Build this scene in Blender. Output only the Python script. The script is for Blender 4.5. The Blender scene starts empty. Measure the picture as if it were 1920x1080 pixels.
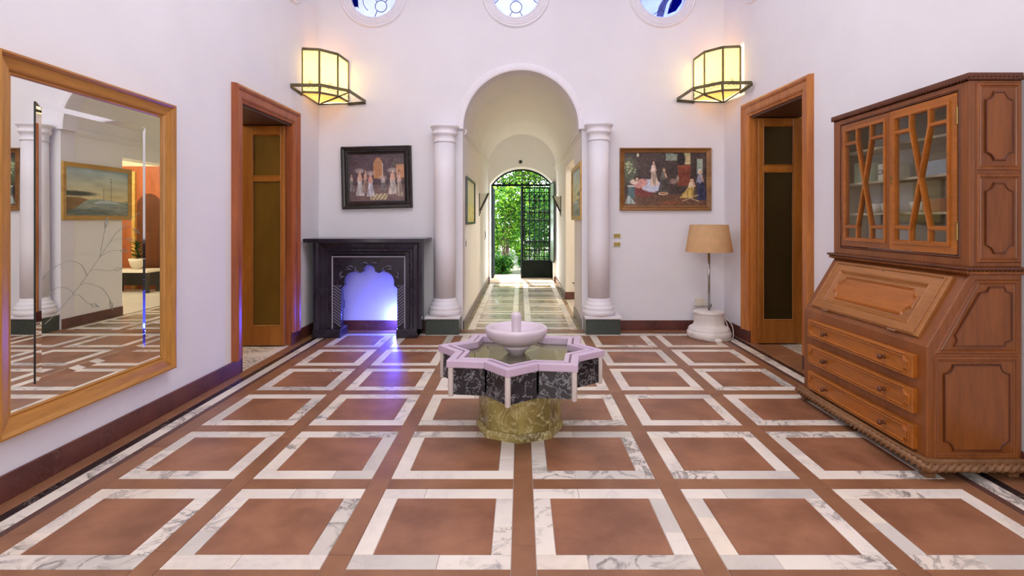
import bpy, bmesh, math, random
import numpy as np
from mathutils import Vector, Matrix
from mathutils.geometry import tessellate_polygon

random.seed(7)
S = bpy.context.scene
COL = S.collection
PI = math.pi

# ------------------------------------------------------------------ camera
F, CX, CY, EYE = 1024.0, 977.0, 412.0, 1.3      # focal length in px, vanishing point, eye height
cam_d = bpy.data.cameras.new('camera'); cam = bpy.data.objects.new('camera', cam_d); COL.objects.link(cam)
cam.location = (0, 0, EYE); cam.rotation_euler = (PI/2, 0, 0)
cam_d.sensor_width = 36.0; cam_d.lens = 36.0*F/1920.0
cam_d.shift_x = -(CX-960.0)/1920.0; cam_d.shift_y = -(540.0-CY)/1920.0
cam_d.clip_start = 0.02; cam_d.clip_end = 200
S.camera = cam

# ------------------------------------------------------------------ world, sun, large lights, exposure
w = bpy.data.worlds.new('world'); S.world = w; w.use_nodes = True
bgn = w.node_tree.nodes['Background']
bgn.inputs[0].default_value = (0.80, 0.90, 1.0, 1); bgn.inputs[1].default_value = 13.0
def light(name, kind, loc, energy, color, size=1.0, size_y=None, rot=(0, 0, 0), parent=None):
    d = bpy.data.lights.new(name, kind); d.energy = energy; d.color = color
    if kind == 'AREA':
        d.size = size
        if size_y: d.shape = 'RECTANGLE'; d.size_y = size_y
    elif kind == 'SUN': d.angle = size
    else: d.shadow_soft_size = size
    o = bpy.data.objects.new(name, d); COL.objects.link(o); o.location = loc; o.rotation_euler = rot
    if parent: o.parent = parent
    return o
light('sun', 'SUN', (0, 0, 20), 22.0, (1.0, 0.95, 0.82), 0.02, rot=(math.radians(-34), 0, math.radians(8)))
light('overhead_fill', 'AREA', (0, 2.9, 5.19), 93, (0.99, 0.985, 0.94), 2.6)  # unseen overhead fill, added to light the room
light('rear_fill', 'AREA', (0, -2.55, 2.0), 116, (0.99, 0.985, 0.95), 3.2, 2.4, rot=(math.radians(90), 0, 0))  # fill light added behind the camera, no known window there
S.view_settings.view_transform = 'Standard'; S.view_settings.look = 'None'
S.view_settings.exposure = 0.14; S.view_settings.gamma = 1.0; S.view_settings.use_curve_mapping = False
try:
    S.cycles.use_denoising = True; S.cycles.max_bounces = 10; S.cycles.diffuse_bounces = 6
    S.cycles.glossy_bounces = 6; S.cycles.transparent_max_bounces = 16
    S.cycles.sample_clamp_indirect = 8.0; S.cycles.caustics_reflective = False; S.cycles.caustics_refractive = False
except Exception: pass

# ------------------------------------------------------------------ materials
def lin(c):
    return tuple(((x/255)/12.92 if x/255 <= 0.04045 else ((x/255+0.055)/1.055)**2.4) for x in c) + (1.0,)
MATS = {}
def newmat(name):
    m = bpy.data.materials.new(name); m.use_nodes = True; MATS[name] = m
    nt = m.node_tree; b = nt.nodes['Principled BSDF']
    return m, nt, b
def N(nt, t, **kw):
    n = nt.nodes.new(t)
    for k, v in kw.items():
        if k in n.inputs.keys(): n.inputs[k].default_value = v
        else: setattr(n, k, v)
    return n
def coords(nt, scale=(1, 1, 1), rnd=True):
    tc = N(nt, 'ShaderNodeTexCoord'); mp = N(nt, 'ShaderNodeMapping'); mp.inputs['Scale'].default_value = scale
    if rnd:
        oi = N(nt, 'ShaderNodeObjectInfo'); mu = N(nt, 'ShaderNodeVectorMath', operation='SCALE')
        cx = N(nt, 'ShaderNodeCombineXYZ')
        m2 = N(nt, 'ShaderNodeMath', operation='MULTIPLY'); m2.inputs[1].default_value = 57.0
        nt.links.new(oi.outputs['Random'], m2.inputs[0])
        for i in range(3): nt.links.new(m2.outputs[0], cx.inputs[i])
        ad = N(nt, 'ShaderNodeVectorMath', operation='ADD')
        nt.links.new(tc.outputs['Object'], ad.inputs[0]); nt.links.new(cx.outputs[0], ad.inputs[1])
        nt.links.new(ad.outputs[0], mp.inputs['Vector'])
    else:
        nt.links.new(tc.outputs['Object'], mp.inputs['Vector'])
    return mp.outputs[0]
def ramp(nt, src, stops):
    r = N(nt, 'ShaderNodeValToRGB'); e = r.color_ramp.elements
    while len(e) > 1: e.remove(e[-1])
    e[0].position = stops[0][0]; e[0].color = stops[0][1]
    for p, c in stops[1:]:
        x = e.new(p); x.color = c
    nt.links.new(src, r.inputs[0]); return r.outputs[0]
def mix(nt, fac, a, b, mode='MIX'):
    m = N(nt, 'ShaderNodeMix', data_type='RGBA', blend_type=mode)
    for sock, v in ((m.inputs[0], fac), (m.inputs[6], a), (m.inputs[7], b)):
        if hasattr(v, 'is_output'): nt.links.new(v, sock)
        else: sock.default_value = v
    return m.outputs[2]
def bump(nt, b, src, strength, dist=0.01):
    n = N(nt, 'ShaderNodeBump'); n.inputs['Strength'].default_value = strength; n.inputs['Distance'].default_value = dist
    nt.links.new(src, n.inputs['Height']); nt.links.new(n.outputs[0], b.inputs['Normal'])
def plain(name, c, rough=0.5, metal=0.0, var=0.12, scale=8.0, bumpy=0.0, spec=0.5, c2=None, coat=0.0):
    m, nt, b = newmat(name)
    no = N(nt, 'ShaderNodeTexNoise', Scale=scale, Detail=5.0, Roughness=0.6)
    nt.links.new(coords(nt), no.inputs['Vector'])
    a = lin(c); k = lin(c2) if c2 else tuple(x*(1-var) for x in a[:3]) + (1,)
    f = ramp(nt, no.outputs['Fac'], [(0.35, (0, 0, 0, 1)), (0.65, (1, 1, 1, 1))])
    nt.links.new(mix(nt, f, k, a), b.inputs['Base Color'])
    b.inputs['Roughness'].default_value = rough; b.inputs['Metallic'].default_value = metal
    b.inputs['Specular IOR Level'].default_value = spec; b.inputs['Coat Weight'].default_value = coat
    if bumpy: bump(nt, b, no.outputs['Fac'], bumpy)
    return m
def marble(name, base, cloud, vein, rough=0.2, scale=3.0, veinw=0.03, amount=0.8, vscale=None, tone=0.0, coat=0.0, gated=True, some=0.0):
    m, nt, b = newmat(name); v = coords(nt)
    n1 = N(nt, 'ShaderNodeTexNoise', Scale=scale*0.6, Detail=4.0, Roughness=0.55); nt.links.new(v, n1.inputs['Vector'])
    n2 = N(nt, 'ShaderNodeTexNoise', Scale=vscale or scale, Detail=7.0, Roughness=0.62, Distortion=1.2); nt.links.new(v, n2.inputs['Vector'])
    s = N(nt, 'ShaderNodeMath', operation='SUBTRACT'); s.inputs[1].default_value = 0.5; nt.links.new(n2.outputs['Fac'], s.inputs[0])
    ab = N(nt, 'ShaderNodeMath', operation='ABSOLUTE'); nt.links.new(s.outputs[0], ab.inputs[0])
    vf = ramp(nt, ab.outputs[0], [(0.0, (amount,)*3+(1,)), (veinw*0.4, (amount*0.55,)*3+(1,)), (veinw, (0, 0, 0, 1))])
    cf = ramp(nt, n1.outputs['Fac'], [(0.38, (0, 0, 0, 1)), (0.66, (1, 1, 1, 1))])
    gate = ramp(nt, n1.outputs['Fac'], [(0.42, (0, 0, 0, 1)), (0.56, (1, 1, 1, 1))])
    vg = mix(nt, 1.0, vf, gate, 'MULTIPLY') if gated else vf
    if some:
        o2 = N(nt, 'ShaderNodeObjectInfo'); m7 = N(nt, 'ShaderNodeMath', operation='MULTIPLY'); m7.inputs[1].default_value = 7.31; fr_ = N(nt, 'ShaderNodeMath', operation='FRACT')
        nt.links.new(o2.outputs['Random'], m7.inputs[0]); nt.links.new(m7.outputs[0], fr_.inputs[0])
        vg = mix(nt, 1.0, vg, ramp(nt, fr_.outputs[0], [(1-some-0.12, (0.12,)*3+(1,)), (1-some+0.1, (1, 1, 1, 1))]), 'MULTIPLY')
    c = mix(nt, cf, lin(base), lin(cloud))
    if tone:
        oi = N(nt, 'ShaderNodeObjectInfo')
        tf = ramp(nt, oi.outputs['Random'], [(0.0, (1-tone, 1-tone*0.95, 1-tone*0.9, 1)), (0.15, (1-tone*0.8, 1-tone*0.75, 1-tone*0.7, 1)), (0.24, (1, 1, 1, 1)), (0.75, (1, 1, 1, 1)), (1.0, (1, 0.96, 0.9, 1))])
        c = mix(nt, 1.0, c, tf, 'MULTIPLY')
    nt.links.new(mix(nt, vg, c, lin(vein)), b.inputs['Base Color'])
    b.inputs['Roughness'].default_value = rough; b.inputs['Coat Weight'].default_value = coat
    return m
def wood(name, c1, c2, rough=0.38, axis='Z', scale=9.0, wear=None):
    m, nt, b = newmat(name)
    st = {'X': (0.10, 1, 1), 'Y': (1, 0.10, 1), 'Z': (1, 1, 0.10)}[axis]
    v = coords(nt, tuple(s*scale for s in st))
    n1 = N(nt, 'ShaderNodeTexNoise', Scale=1.0, Detail=4.0, Roughness=0.55, Distortion=0.6); nt.links.new(v, n1.inputs['Vector'])
    n2 = N(nt, 'ShaderNodeTexNoise', Scale=9.0, Detail=3.0, Roughness=0.6); nt.links.new(v, n2.inputs['Vector'])
    f1 = ramp(nt, n1.outputs['Fac'], [(0.3, (0, 0, 0, 1)), (0.7, (1, 1, 1, 1))])
    f2 = ramp(nt, n2.outputs['Fac'], [(0.35, (0.82, 0.82, 0.82, 1)), (0.6, (1, 1, 1, 1))])
    c = mix(nt, 1.0, mix(nt, f1, lin(c1), lin(c2)), f2, 'MULTIPLY')
    nt.links.new(c, b.inputs['Base Color']); b.inputs['Roughness'].default_value = rough
    bump(nt, b, n2.outputs['Fac'], 0.05, 0.004)
    return m
def thinglass(name, tint, rough=0.0, gloss=0.12, body=None, bodyf=0.0):
    m = bpy.data.materials.new(name); m.use_nodes = True; MATS[name] = m; nt = m.node_tree
    nt.nodes.remove(nt.nodes['Principled BSDF']); out = nt.nodes['Material Output']
    tr = N(nt, 'ShaderNodeBsdfTransparent'); tr.inputs[0].default_value = tint + (1,)
    gl = N(nt, 'ShaderNodeBsdfGlossy'); gl.inputs['Roughness'].default_value = rough
    fr = N(nt, 'ShaderNodeFresnel', IOR=1.45)
    ms = N(nt, 'ShaderNodeMath', operation='ADD'); ms.inputs[1].default_value = gloss; nt.links.new(fr.outputs[0], ms.inputs[0])
    ge = N(nt, 'ShaderNodeNewGeometry'); iv = N(nt, 'ShaderNodeMath', operation='SUBTRACT'); iv.inputs[0].default_value = 1.0; nt.links.new(ge.outputs['Backfacing'], iv.inputs[1])
    mf = N(nt, 'ShaderNodeMath', operation='MULTIPLY'); nt.links.new(ms.outputs[0], mf.inputs[0]); nt.links.new(iv.outputs[0], mf.inputs[1]); ms = mf
    base = tr.outputs[0]
    if body:
        no = N(nt, 'ShaderNodeTexNoise', Scale=6.0, Detail=6.0, Roughness=0.6); nt.links.new(coords(nt, (1, 1, 0.35)), no.inputs['Vector'])
        df = N(nt, 'ShaderNodeBsdfDiffuse')
        nt.links.new(mix(nt, no.outputs['Fac'], tuple(x*0.45 for x in lin(body)[:3])+(1,), lin(body)), df.inputs[0])
        m0 = N(nt, 'ShaderNodeMixShader'); m0.inputs[0].default_value = bodyf
        nt.links.new(tr.outputs[0], m0.inputs[1]); nt.links.new(df.outputs[0], m0.inputs[2]); base = m0.outputs[0]
    mx = N(nt, 'ShaderNodeMixShader'); nt.links.new(ms.outputs[0], mx.inputs[0])
    nt.links.new(base, mx.inputs[1]); nt.links.new(gl.outputs[0], mx.inputs[2]); nt.links.new(mx.outputs[0], out.inputs[0])
    return m
def translucent(name, c, tf=0.7, emit=0.0, ec=None):
    m = bpy.data.materials.new(name); m.use_nodes = True; MATS[name] = m; nt = m.node_tree
    nt.nodes.remove(nt.nodes['Principled BSDF']); out = nt.nodes['Material Output']
    no = N(nt, 'ShaderNodeTexNoise', Scale=14.0, Detail=4.0); nt.links.new(coords(nt), no.inputs['Vector'])
    col = mix(nt, no.outputs['Fac'], tuple(x*0.8 for x in lin(c)[:3])+(1,), lin(c))
    t = N(nt, 'ShaderNodeBsdfTranslucent'); d = N(nt, 'ShaderNodeBsdfDiffuse')
    nt.links.new(col, t.inputs[0]); nt.links.new(col, d.inputs[0])
    mx = N(nt, 'ShaderNodeMixShader'); mx.inputs[0].default_value = tf
    nt.links.new(d.outputs[0], mx.inputs[1]); nt.links.new(t.outputs[0], mx.inputs[2]); last = mx.outputs[0]
    if emit:
        e = N(nt, 'ShaderNodeEmission'); e.inputs[0].default_value = lin(ec or c); e.inputs[1].default_value = emit
        ad = N(nt, 'ShaderNodeAddShader'); nt.links.new(last, ad.inputs[0]); nt.links.new(e.outputs[0], ad.inputs[1]); last = ad.outputs[0]
    nt.links.new(last, out.inputs[0]); return m
def emitter(name, c, s):
    m, nt, b = newmat(name); b.inputs['Base Color'].default_value = lin(c)
    b.inputs['Emission Color'].default_value = lin(c); b.inputs['Emission Strength'].default_value = s; return m

plain('plaster', (233, 231, 235), 0.85, var=0.05, scale=1.3, bumpy=0.03, spec=0.2)
plain('plaster_hall', (240, 238, 234), 0.85, var=0.05, scale=1.3, bumpy=0.03, spec=0.2)
plain('column_white', (234, 231, 236), 0.55, var=0.04, scale=4)
plain('redstone', (158, 108, 78), 0.42, c2=(126, 82, 57), scale=4.2, bumpy=0.02, coat=0.06)
plain('redstrip', (152, 106, 74), 0.40, c2=(128, 86, 60), scale=4.0, coat=0.06)
plain('hallstone', (170, 148, 114), 0.26, c2=(128, 106, 80), scale=5.0, coat=0.1)
plain('grout', (206, 190, 178), 0.7)
marble('whitemarble', (238, 229, 214), (224, 215, 204), (104, 98, 92), 0.28, 4.2, 0.055, 0.9, vscale=6.0, tone=0.24, some=0.45)
marble('blackmarble', (46, 36, 36), (30, 24, 27), (150, 135, 128), 0.22, 6.0, 0.022, 0.6)
marble('skirting', (104, 58, 50), (80, 42, 38), (150, 110, 100), 0.30, 8.0, 0.02, 0.35)
plain('thinline', (92, 62, 54), 0.35)
marble('verde', (40, 38, 44), (24, 23, 28), (186, 186, 192), 0.16, 7.0, 0.022, 0.7, vscale=13.0, gated=False)
marble('marble_yellowlit', (168, 152, 90), (112, 98, 52), (226, 216, 166), 0.22, 9.0, 0.03, 0.7, vscale=9.0, gated=False)  # yellow-green light on the fountain pedestal put into its stone colour
marble('poolfloor', (140, 132, 86), (112, 102, 70), (196, 190, 150), 0.10, 5.0, 0.02, 0.4)
plain('rim', (204, 182, 204), 0.30, var=0.06, scale=10, coat=0.1)
plain('rim_dark', (118, 92, 104), 0.4)
plain('bowlstone', (214, 200, 208), 0.28, var=0.08, scale=7, coat=0.1)
plain('postwhite', (222, 212, 206), 0.35, var=0.1)
plain('granite_green', (70, 80, 72), 0.30, c2=(46, 54, 50), scale=60)
marble('mantel', (48, 45, 58), (33, 31, 43), (110, 108, 124), 0.16, 6.0, 0.012, 0.3)
plain('mantel_line', (112, 108, 132), 0.4)
plain('mantel_inlay', (158, 154, 172), 0.4)
plain('mantel_highlight', (78, 74, 92), 0.2)  # lighter tone stands for highlights along the carved scrolls
wood('doorframe', (176, 98, 54), (146, 76, 40), 0.35, 'Z')
wood('doorframe_light', (196, 124, 58), (164, 92, 40), 0.32, 'Z')
wood('doorleaf', (172, 106, 36), (142, 82, 26), 0.32, 'Z')
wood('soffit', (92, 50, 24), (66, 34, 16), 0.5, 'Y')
wood('cabinet', (146, 84, 36), (120, 66, 26), 0.33, 'Z', 7)
wood('cabinet_h', (180, 106, 34), (150, 84, 26), 0.30, 'Y', 7)
wood('cabinet_lid', (172, 114, 58), (148, 92, 44), 0.34, 'Y', 6)
wood('cabinet_dark', (108, 56, 26), (80, 40, 18), 0.35, 'Z', 7)
wood('carved', (150, 108, 70), (112, 74, 44), 0.5, 'Y', 10)
wood('cabinet_in', (206, 190, 160), (186, 168, 138), 0.6, 'Y', 6)
wood('mirrorframe', (196, 140, 66), (170, 112, 46), 0.34, 'Z', 6)
wood('mirrorframe_h', (196, 140, 66), (170, 112, 46), 0.34, 'Y', 6)
wood('paintgold', (164, 116, 62), (124, 82, 42), 0.4, 'X', 10)
wood('paintgold_side', (206, 164, 84), (176, 130, 62), 0.4, 'Y', 10)
plain('paintdark', (52, 44, 40), 0.3, c2=(34, 28, 26), scale=20)
plain('iron', (58, 52, 40), 0.5, metal=0.3)
plain('sconce_iron', (112, 100, 62), 0.5, c2=(84, 74, 46))
plain('gateblack', (16, 30, 24), 0.7, c2=(10, 20, 18), spec=0.2)
plain('brass', (140, 112, 58), 0.3, metal=0.8)
plain('chrome', (176, 176, 172), 0.18, metal=1.0, var=0.03)
plain('switch_white', (226, 222, 218), 0.4, var=0.03)
plain('switch_gold', (170, 146, 70), 0.35, metal=0.4)
plain('dark_plastic', (40, 40, 44), 0.4)
plain('lampmarble', (234, 228, 222), 0.35, c2=(214, 206, 202), scale=6)
plain('cordwhite', (222, 216, 206), 0.5, var=0.02)
plain('lead', (74, 82, 120), 0.5)
plain('soil', (66, 62, 40), 0.9, c2=(40, 46, 24), scale=3)
plain('threshold', (186, 160, 128), 0.7, c2=(166, 140, 112), scale=4)
plain('bark', (84, 62, 44), 0.9, c2=(52, 40, 30), scale=20)
plain('paleglass_shutter', (140, 156, 136), 0.25, var=0.08)
plain('wedgeglass', (206, 206, 184), 0.3, var=0.06)
plain('roomwall', (206, 190, 160), 0.8, var=0.05)
plain('pot', (226, 218, 200), 0.6)
for i, c in enumerate([(196, 206, 176), (214, 204, 196), (170, 176, 186), (92, 88, 94), (182, 120, 84), (226, 220, 208)]):
    plain('item%d' % i, c, 0.5, var=0.1, scale=20)
m, nt, b = newmat('mirror'); b.inputs['Base Color'].default_value = (0.94, 0.96, 0.91, 1); b.inputs['Metallic'].default_value = 1; b.inputs['Roughness'].default_value = 0.0
plain('etch', (150, 150, 138), 0.7)
thinglass('glass', (0.95, 0.97, 0.96), 0.0, 0.06)
thinglass('amberglass', (0.30, 0.20, 0.05), 0.25, 0.02, body=(128, 92, 28), bodyf=0.8)
thinglass('brownglass', (0.18, 0.13, 0.06), 0.22, 0.02, body=(58, 44, 20), bodyf=0.85)
thinglass('water', (0.97, 0.98, 0.95), 0.01, 0.05)
translucent('sconceglass', (255, 250, 222), 0.75)
translucent('sconcebottom', (244, 222, 190), 0.6)
translucent('baffle_sheet', (120, 118, 112), 0.3)
translucent('lampshade', (240, 202, 152), 0.35)
translucent('leaf_light', (122, 160, 48), 0.45)
translucent('leaf_mid', (70, 112, 36), 0.4)
translucent('leaf_dark', (36, 74, 34), 0.35)
for nm, c in (('stain_white', (158, 160, 184)), ('stain_blue', (20, 30, 150)), ('stain_pale', (146, 154, 204))):
    translucent(nm, c, 0.8)
emitter('led', (150, 170, 255), 30)

# ------------------------------------------------------------------ mesh helpers
def px(x, y, Y):            # a point of the frontal plane at depth Y seen at this place of the photograph
    return ((x-CX)/F*Y, Y, EYE-(y-CY)/F*Y)
def pw(x, y, X):            # the same on a plane of constant X
    Y = X*F/(x-CX); return (X, Y, EYE-(y-CY)/F*Y)
class MB:
    def __init__(s): s.v = []; s.f = []; s.sm = []
    def add(s, vs, fs, smooth=False):
        o = len(s.v); s.v += [tuple(p) for p in vs]; s.f += [tuple(i+o for i in f) for f in fs]; s.sm += [smooth]*len(fs); return s
    def box(s, x0, x1, y0, y1, z0, z1):
        x0, x1 = min(x0, x1), max(x0, x1); y0, y1 = min(y0, y1), max(y0, y1); z0, z1 = min(z0, z1), max(z0, z1)
        vs = [(x, y, z) for z in (z0, z1) for y in (y0, y1) for x in (x0, x1)]
        return s.add(vs, [(0, 2, 3, 1), (4, 5, 7, 6), (0, 1, 5, 4), (2, 6, 7, 3), (0, 4, 6, 2), (1, 3, 7, 5)])
    def lathe(s, prof, c, seg=32, a0=0, cap=True):   # prof [(r,z)] around a vertical axis
        n = len(prof); vs = []; fs = []
        for i in range(seg):
            a = a0+2*PI*i/seg
            for r, z in prof: vs.append((c[0]+r*math.cos(a), c[1]+r*math.sin(a), c[2]+z))
        for i in range(seg):
            j = (i+1) % seg
            for k in range(n-1): fs.append((i*n+k, j*n+k, j*n+k+1, i*n+k+1))
        s.add(vs, fs, seg > 12)
        if cap:
            o = len(s.v)-seg*n
            s.f.append(tuple(o+i*n for i in reversed(range(seg)))); s.f.append(tuple(o+i*n+n-1 for i in range(seg))); s.sm += [False, False]
        return s
    def tube(s, pts, r, seg=8, closed=False, smooth=True, flat=None):
        P = [Vector(p) for p in pts]; n = len(P); rings = []
        up = None
        for i in range(n):
            if closed: t = P[(i+1) % n]-P[i-1]
            else: t = P[min(i+1, n-1)]-P[max(i-1, 0)]
            t.normalize()
            if up is None: up = Vector((0, 0, 1)) if abs(t.z) < 0.9 else Vector((1, 0, 0))
            a = t.cross(up)
            if a.length < 1e-5: a = t.orthogonal()
            a.normalize(); u = a.cross(t); up = u
            rr = r[i] if isinstance(r, (list, tuple)) else r
            rings.append([P[i]+a*rr*math.cos(2*PI*k/seg)+u*rr*math.sin(2*PI*k/seg) for k in range(seg)])
        vs = [p for g in rings for p in g]; fs = []
        for i in range(n if closed else n-1):
            j = (i+1) % n
            for k in range(seg): fs.append((i*seg+k, i*seg+(k+1) % seg, j*seg+(k+1) % seg, j*seg+k))
        if not closed: fs += [tuple(reversed(range(seg))), tuple((n-1)*seg+k for k in range(seg))]
        return s.add(vs, fs, smooth)
    def bar(s, p, q, wdt, hgt, up=(0, 0, 1)):    # square bar from p to q
        p, q = Vector(p), Vector(q); t = (q-p).normalized(); up = Vector(up); a = t.cross(up)
        if a.length < 1e-4: a = t.orthogonal()
        a.normalize(); u = a.cross(t)
        vs = [e+a*sx*wdt/2+u*sz*hgt/2 for e in (p, q) for sx, sz in ((-1, -1), (1, -1), (1, 1), (-1, 1))]
        return s.add(vs, [(0, 1, 2, 3), (7, 6, 5, 4), (0, 4, 5, 1), (1, 5, 6, 2), (2, 6, 7, 3), (3, 7, 4, 0)])
    def rope(s, p, q, r, pitch, lobes=3, seg=12):
        p, q = Vector(p), Vector(q); L = (q-p).length; t = (q-p)/L; a = t.cross(Vector((0, 0, 1)))
        if a.length < 1e-4: a = t.orthogonal()
        a.normalize(); u = a.cross(t); n = max(2, int(L/pitch*6)); vs = []
        for i in range(n+1):
            d = L*i/n; tw = 2*PI*d/pitch/lobes
            for k in range(seg):
                th = 2*PI*k/seg; rr = r*(0.70+0.30*math.cos(lobes*(th-tw)))
                vs.append(p+t*d+a*rr*math.cos(th)+u*rr*math.sin(th))
        fs = [(i*seg+k, i*seg+(k+1) % seg, (i+1)*seg+(k+1) % seg, (i+1)*seg+k) for i in range(n) for k in range(seg)]
        fs += [tuple(reversed(range(seg))), tuple(n*seg+k for k in range(seg))]
        return s.add(vs, fs, True)
    def plate(s, outer, holes, fr, depth):       # flat plate with holes; fr = (origin, u, v, n): front face at n*0, back at -n*depth
        O, U, V, W = [Vector(x) for x in fr]
        loops = [list(outer)]+[list(h) for h in holes]
        tris = tessellate_polygon([[Vector((p[0], p[1], 0)) for p in l] for l in loops])
        pts = [p for l in loops for p in l]; n = len(pts)
        vs = [O+U*p[0]+V*p[1] for p in pts]+[O+U*p[0]+V*p[1]-W*depth for p in pts]
        fs = []
        def ar(t): a, b, c = [pts[i] for i in t]; return (b[0]-a[0])*(c[1]-a[1])-(b[1]-a[1])*(c[0]-a[0])
        flip = U.cross(V).dot(W) < 0
        for t in tris:
            t = tuple(t)
            if abs(ar(t)) < 1e-12: continue
            if (ar(t) < 0) != flip: t = t[::-1]
            fs.append(t); fs.append(tuple(i+n for i in t[::-1]))
        o = 0
        for li, l in enumerate(loops):
            m = len(l); A = sum(l[i][0]*l[(i+1) % m][1]-l[(i+1) % m][0]*l[i][1] for i in range(m))
            rev = ((A < 0) != (li > 0)) != flip
            for i in range(m):
                j = (i+1) % m; q = (o+i, o+i+n, o+j+n, o+j)
                fs.append(q[::-1] if rev else q)
            o += m
        return s.add(vs, fs)
    def sweep(s, path, prof, fr, closed=True, smooth=False):   # moulding along a planar path; prof [(outward a, height b)]
        O, U, V, W = [Vector(x) for x in fr]; n = len(path); k = len(prof); vs = []
        A = sum(path[i][0]*path[(i+1) % n][1]-path[(i+1) % n][0]*path[i][1] for i in range(n))
        sg = 1 if A > 0 else -1
        def nrm(i):
            a, b2 = path[i % n], path[(i+1) % n]; d = Vector((b2[0]-a[0], b2[1]-a[1])); d.normalize(); return Vector((d.y, -d.x))*sg
        for i in range(n):
            if closed: n1, n2 = nrm(i-1), nrm(i)
            else: n1 = nrm(max(i-1, 0)); n2 = nrm(min(i, n-2))
            m_ = (n1+n2)/max(0.35, 1+n1.dot(n2))
            for a, b2 in prof: vs.append(O+U*(path[i][0]+a*m_.x)+V*(path[i][1]+a*m_.y)+W*b2)
        fs = []
        for i in range(n if closed else n-1):
            j = (i+1) % n
            for q in range(k-1): fs.append((i*k+q, j*k+q, j*k+q+1, i*k+q+1))
        if not closed: fs += [tuple(range(k)), tuple((n-1)*k+q for q in reversed(range(k)))]
        return s.add(vs, fs, smooth)
    def build(s, name, mat, parent=None, bevel=0.0, fix=True, seg=2):
        me = bpy.data.meshes.new(name); off = Vector((0, 0, 0))
        if parent is not None:
            p = parent
            while p is not None: off += p.location; p = p.parent
        me.from_pydata([(v[0]-off.x, v[1]-off.y, v[2]-off.z) for v in s.v], [], s.f)
        me.polygons.foreach_set('use_smooth', s.sm); 
        if fix:
            bm = bmesh.new(); bm.from_mesh(me); bmesh.ops.recalc_face_normals(bm, faces=bm.faces); bm.to_mesh(me); bm.free()
        me.materials.append(MATS[mat] if isinstance(mat, str) else mat)
        o = bpy.data.objects.new(name, me); COL.objects.link(o)
        if parent is not None: o.parent = parent
        if bevel:
            bv = o.modifiers.new('bevel', 'BEVEL'); bv.width = bevel; bv.segments = seg; bv.limit_method = 'ANGLE'; bv.angle_limit = 0.7
        return o
def tag(o, label=None, cat=None, group=None, kind=None):
    if label: o['label'] = label
    if cat: o['category'] = cat
    if group: o['group'] = group
    if kind: o['kind'] = kind
    return o
def thing(name, label, cat, loc=(0, 0, 0), group=None, kind=None):
    o = bpy.data.objects.new(name, None); COL.objects.link(o); o.location = loc; o.empty_display_size = 0.1
    return tag(o, label, cat, group, kind)
def lonely(mb, name, mat, label, cat, kind=None, group=None, bevel=0.0):   # a one-mesh thing with its origin at its base
    x = [v[0] for v in mb.v]; y = [v[1] for v in mb.v]; z = [v[2] for v in mb.v]
    c = Vector(((min(x)+max(x))/2, (min(y)+max(y))/2, min(z)))
    mb.v = [(p[0]-c.x, p[1]-c.y, p[2]-c.z) for p in mb.v]
    o = mb.build(name, mat, None, bevel); o.location = c; return tag(o, label, cat, group, kind)
def rect(a, b, c, d): return [(a, c), (b, c), (b, d), (a, d)]
def arc(cx, cy, r, a0, a1, n, ry=None):
    return [(cx+r*math.cos(a0+(a1-a0)*i/n), cy+(ry or r)*math.sin(a0+(a1-a0)*i/n)) for i in range(n+1)]
def circ(cx, cy, r, n=40): return arc(cx, cy, r, 0, 2*PI, n)[:-1]
def notched(x0, x1, y0, y1, r, k=5, st=0.0):     # rectangle with scooped corners
    out = []
    for cx, cy, a0 in ((x0, y0, PI/2), (x1, y0, PI), (x1, y1, 1.5*PI), (x0, y1, 0)):
        a = [(cx+r*math.cos(a0-PI/2*i/k), cy+r*math.sin(a0-PI/2*i/k)) for i in range(k+1)]
        if st:
            sx = st if cx == x0 else -st; sy = st if cy == y0 else -st
            p, q = a[0], a[-1]
            if abs(p[0]-cx) < 1e-6: a = [(p[0], p[1]+sy), (p[0]+sx, p[1]+sy)]+[(u+sx*0.6, v+sy*0.6) for u, v in a[1:-1]]+[(q[0]+sx, q[1]+sy), (q[0]+sx, q[1])]
            else: a = [(p[0]+sx, p[1]), (p[0]+sx, p[1]+sy)]+[(u+sx*0.6, v+sy*0.6) for u, v in a[1:-1]]+[(q[0]+sx, q[1]+sy), (q[0], q[1]+sy)]
        out += a
    return out
def inset(poly, d):                              # inset of a convex polygon
    n = len(poly); A = sum(poly[i][0]*poly[(i+1) % n][1]-poly[(i+1) % n][0]*poly[i][1] for i in range(n)); sg = 1 if A > 0 else -1
    ls = []
    for i in range(n):
        a, b = Vector(poly[i]), Vector(poly[(i+1) % n]); t = (b-a).normalized(); nn = Vector((-t.y, t.x))*sg
        ls.append((a+nn*d, t))
    out = []
    for i in range(n):
        (p, t), (q, u) = ls[i-1], ls[i]; den = t.x*u.y-t.y*u.x
        s_ = ((q.x-p.x)*u.y-(q.y-p.y)*u.x)/den; r = p+t*s_; out.append((r.x, r.y))
    return out
XZ = lambda Y: ((0, Y, 0), (1, 0, 0), (0, 0, 1), (0, -1, 0))        # frontal plane facing the camera
YZp = lambda X: ((X, 0, 0), (0, 1, 0), (0, 0, 1), (1, 0, 0))        # plane facing +X
YZm = lambda X: ((X, 0, 0), (0, 1, 0), (0, 0, 1), (-1, 0, 0))       # plane facing -X

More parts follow.
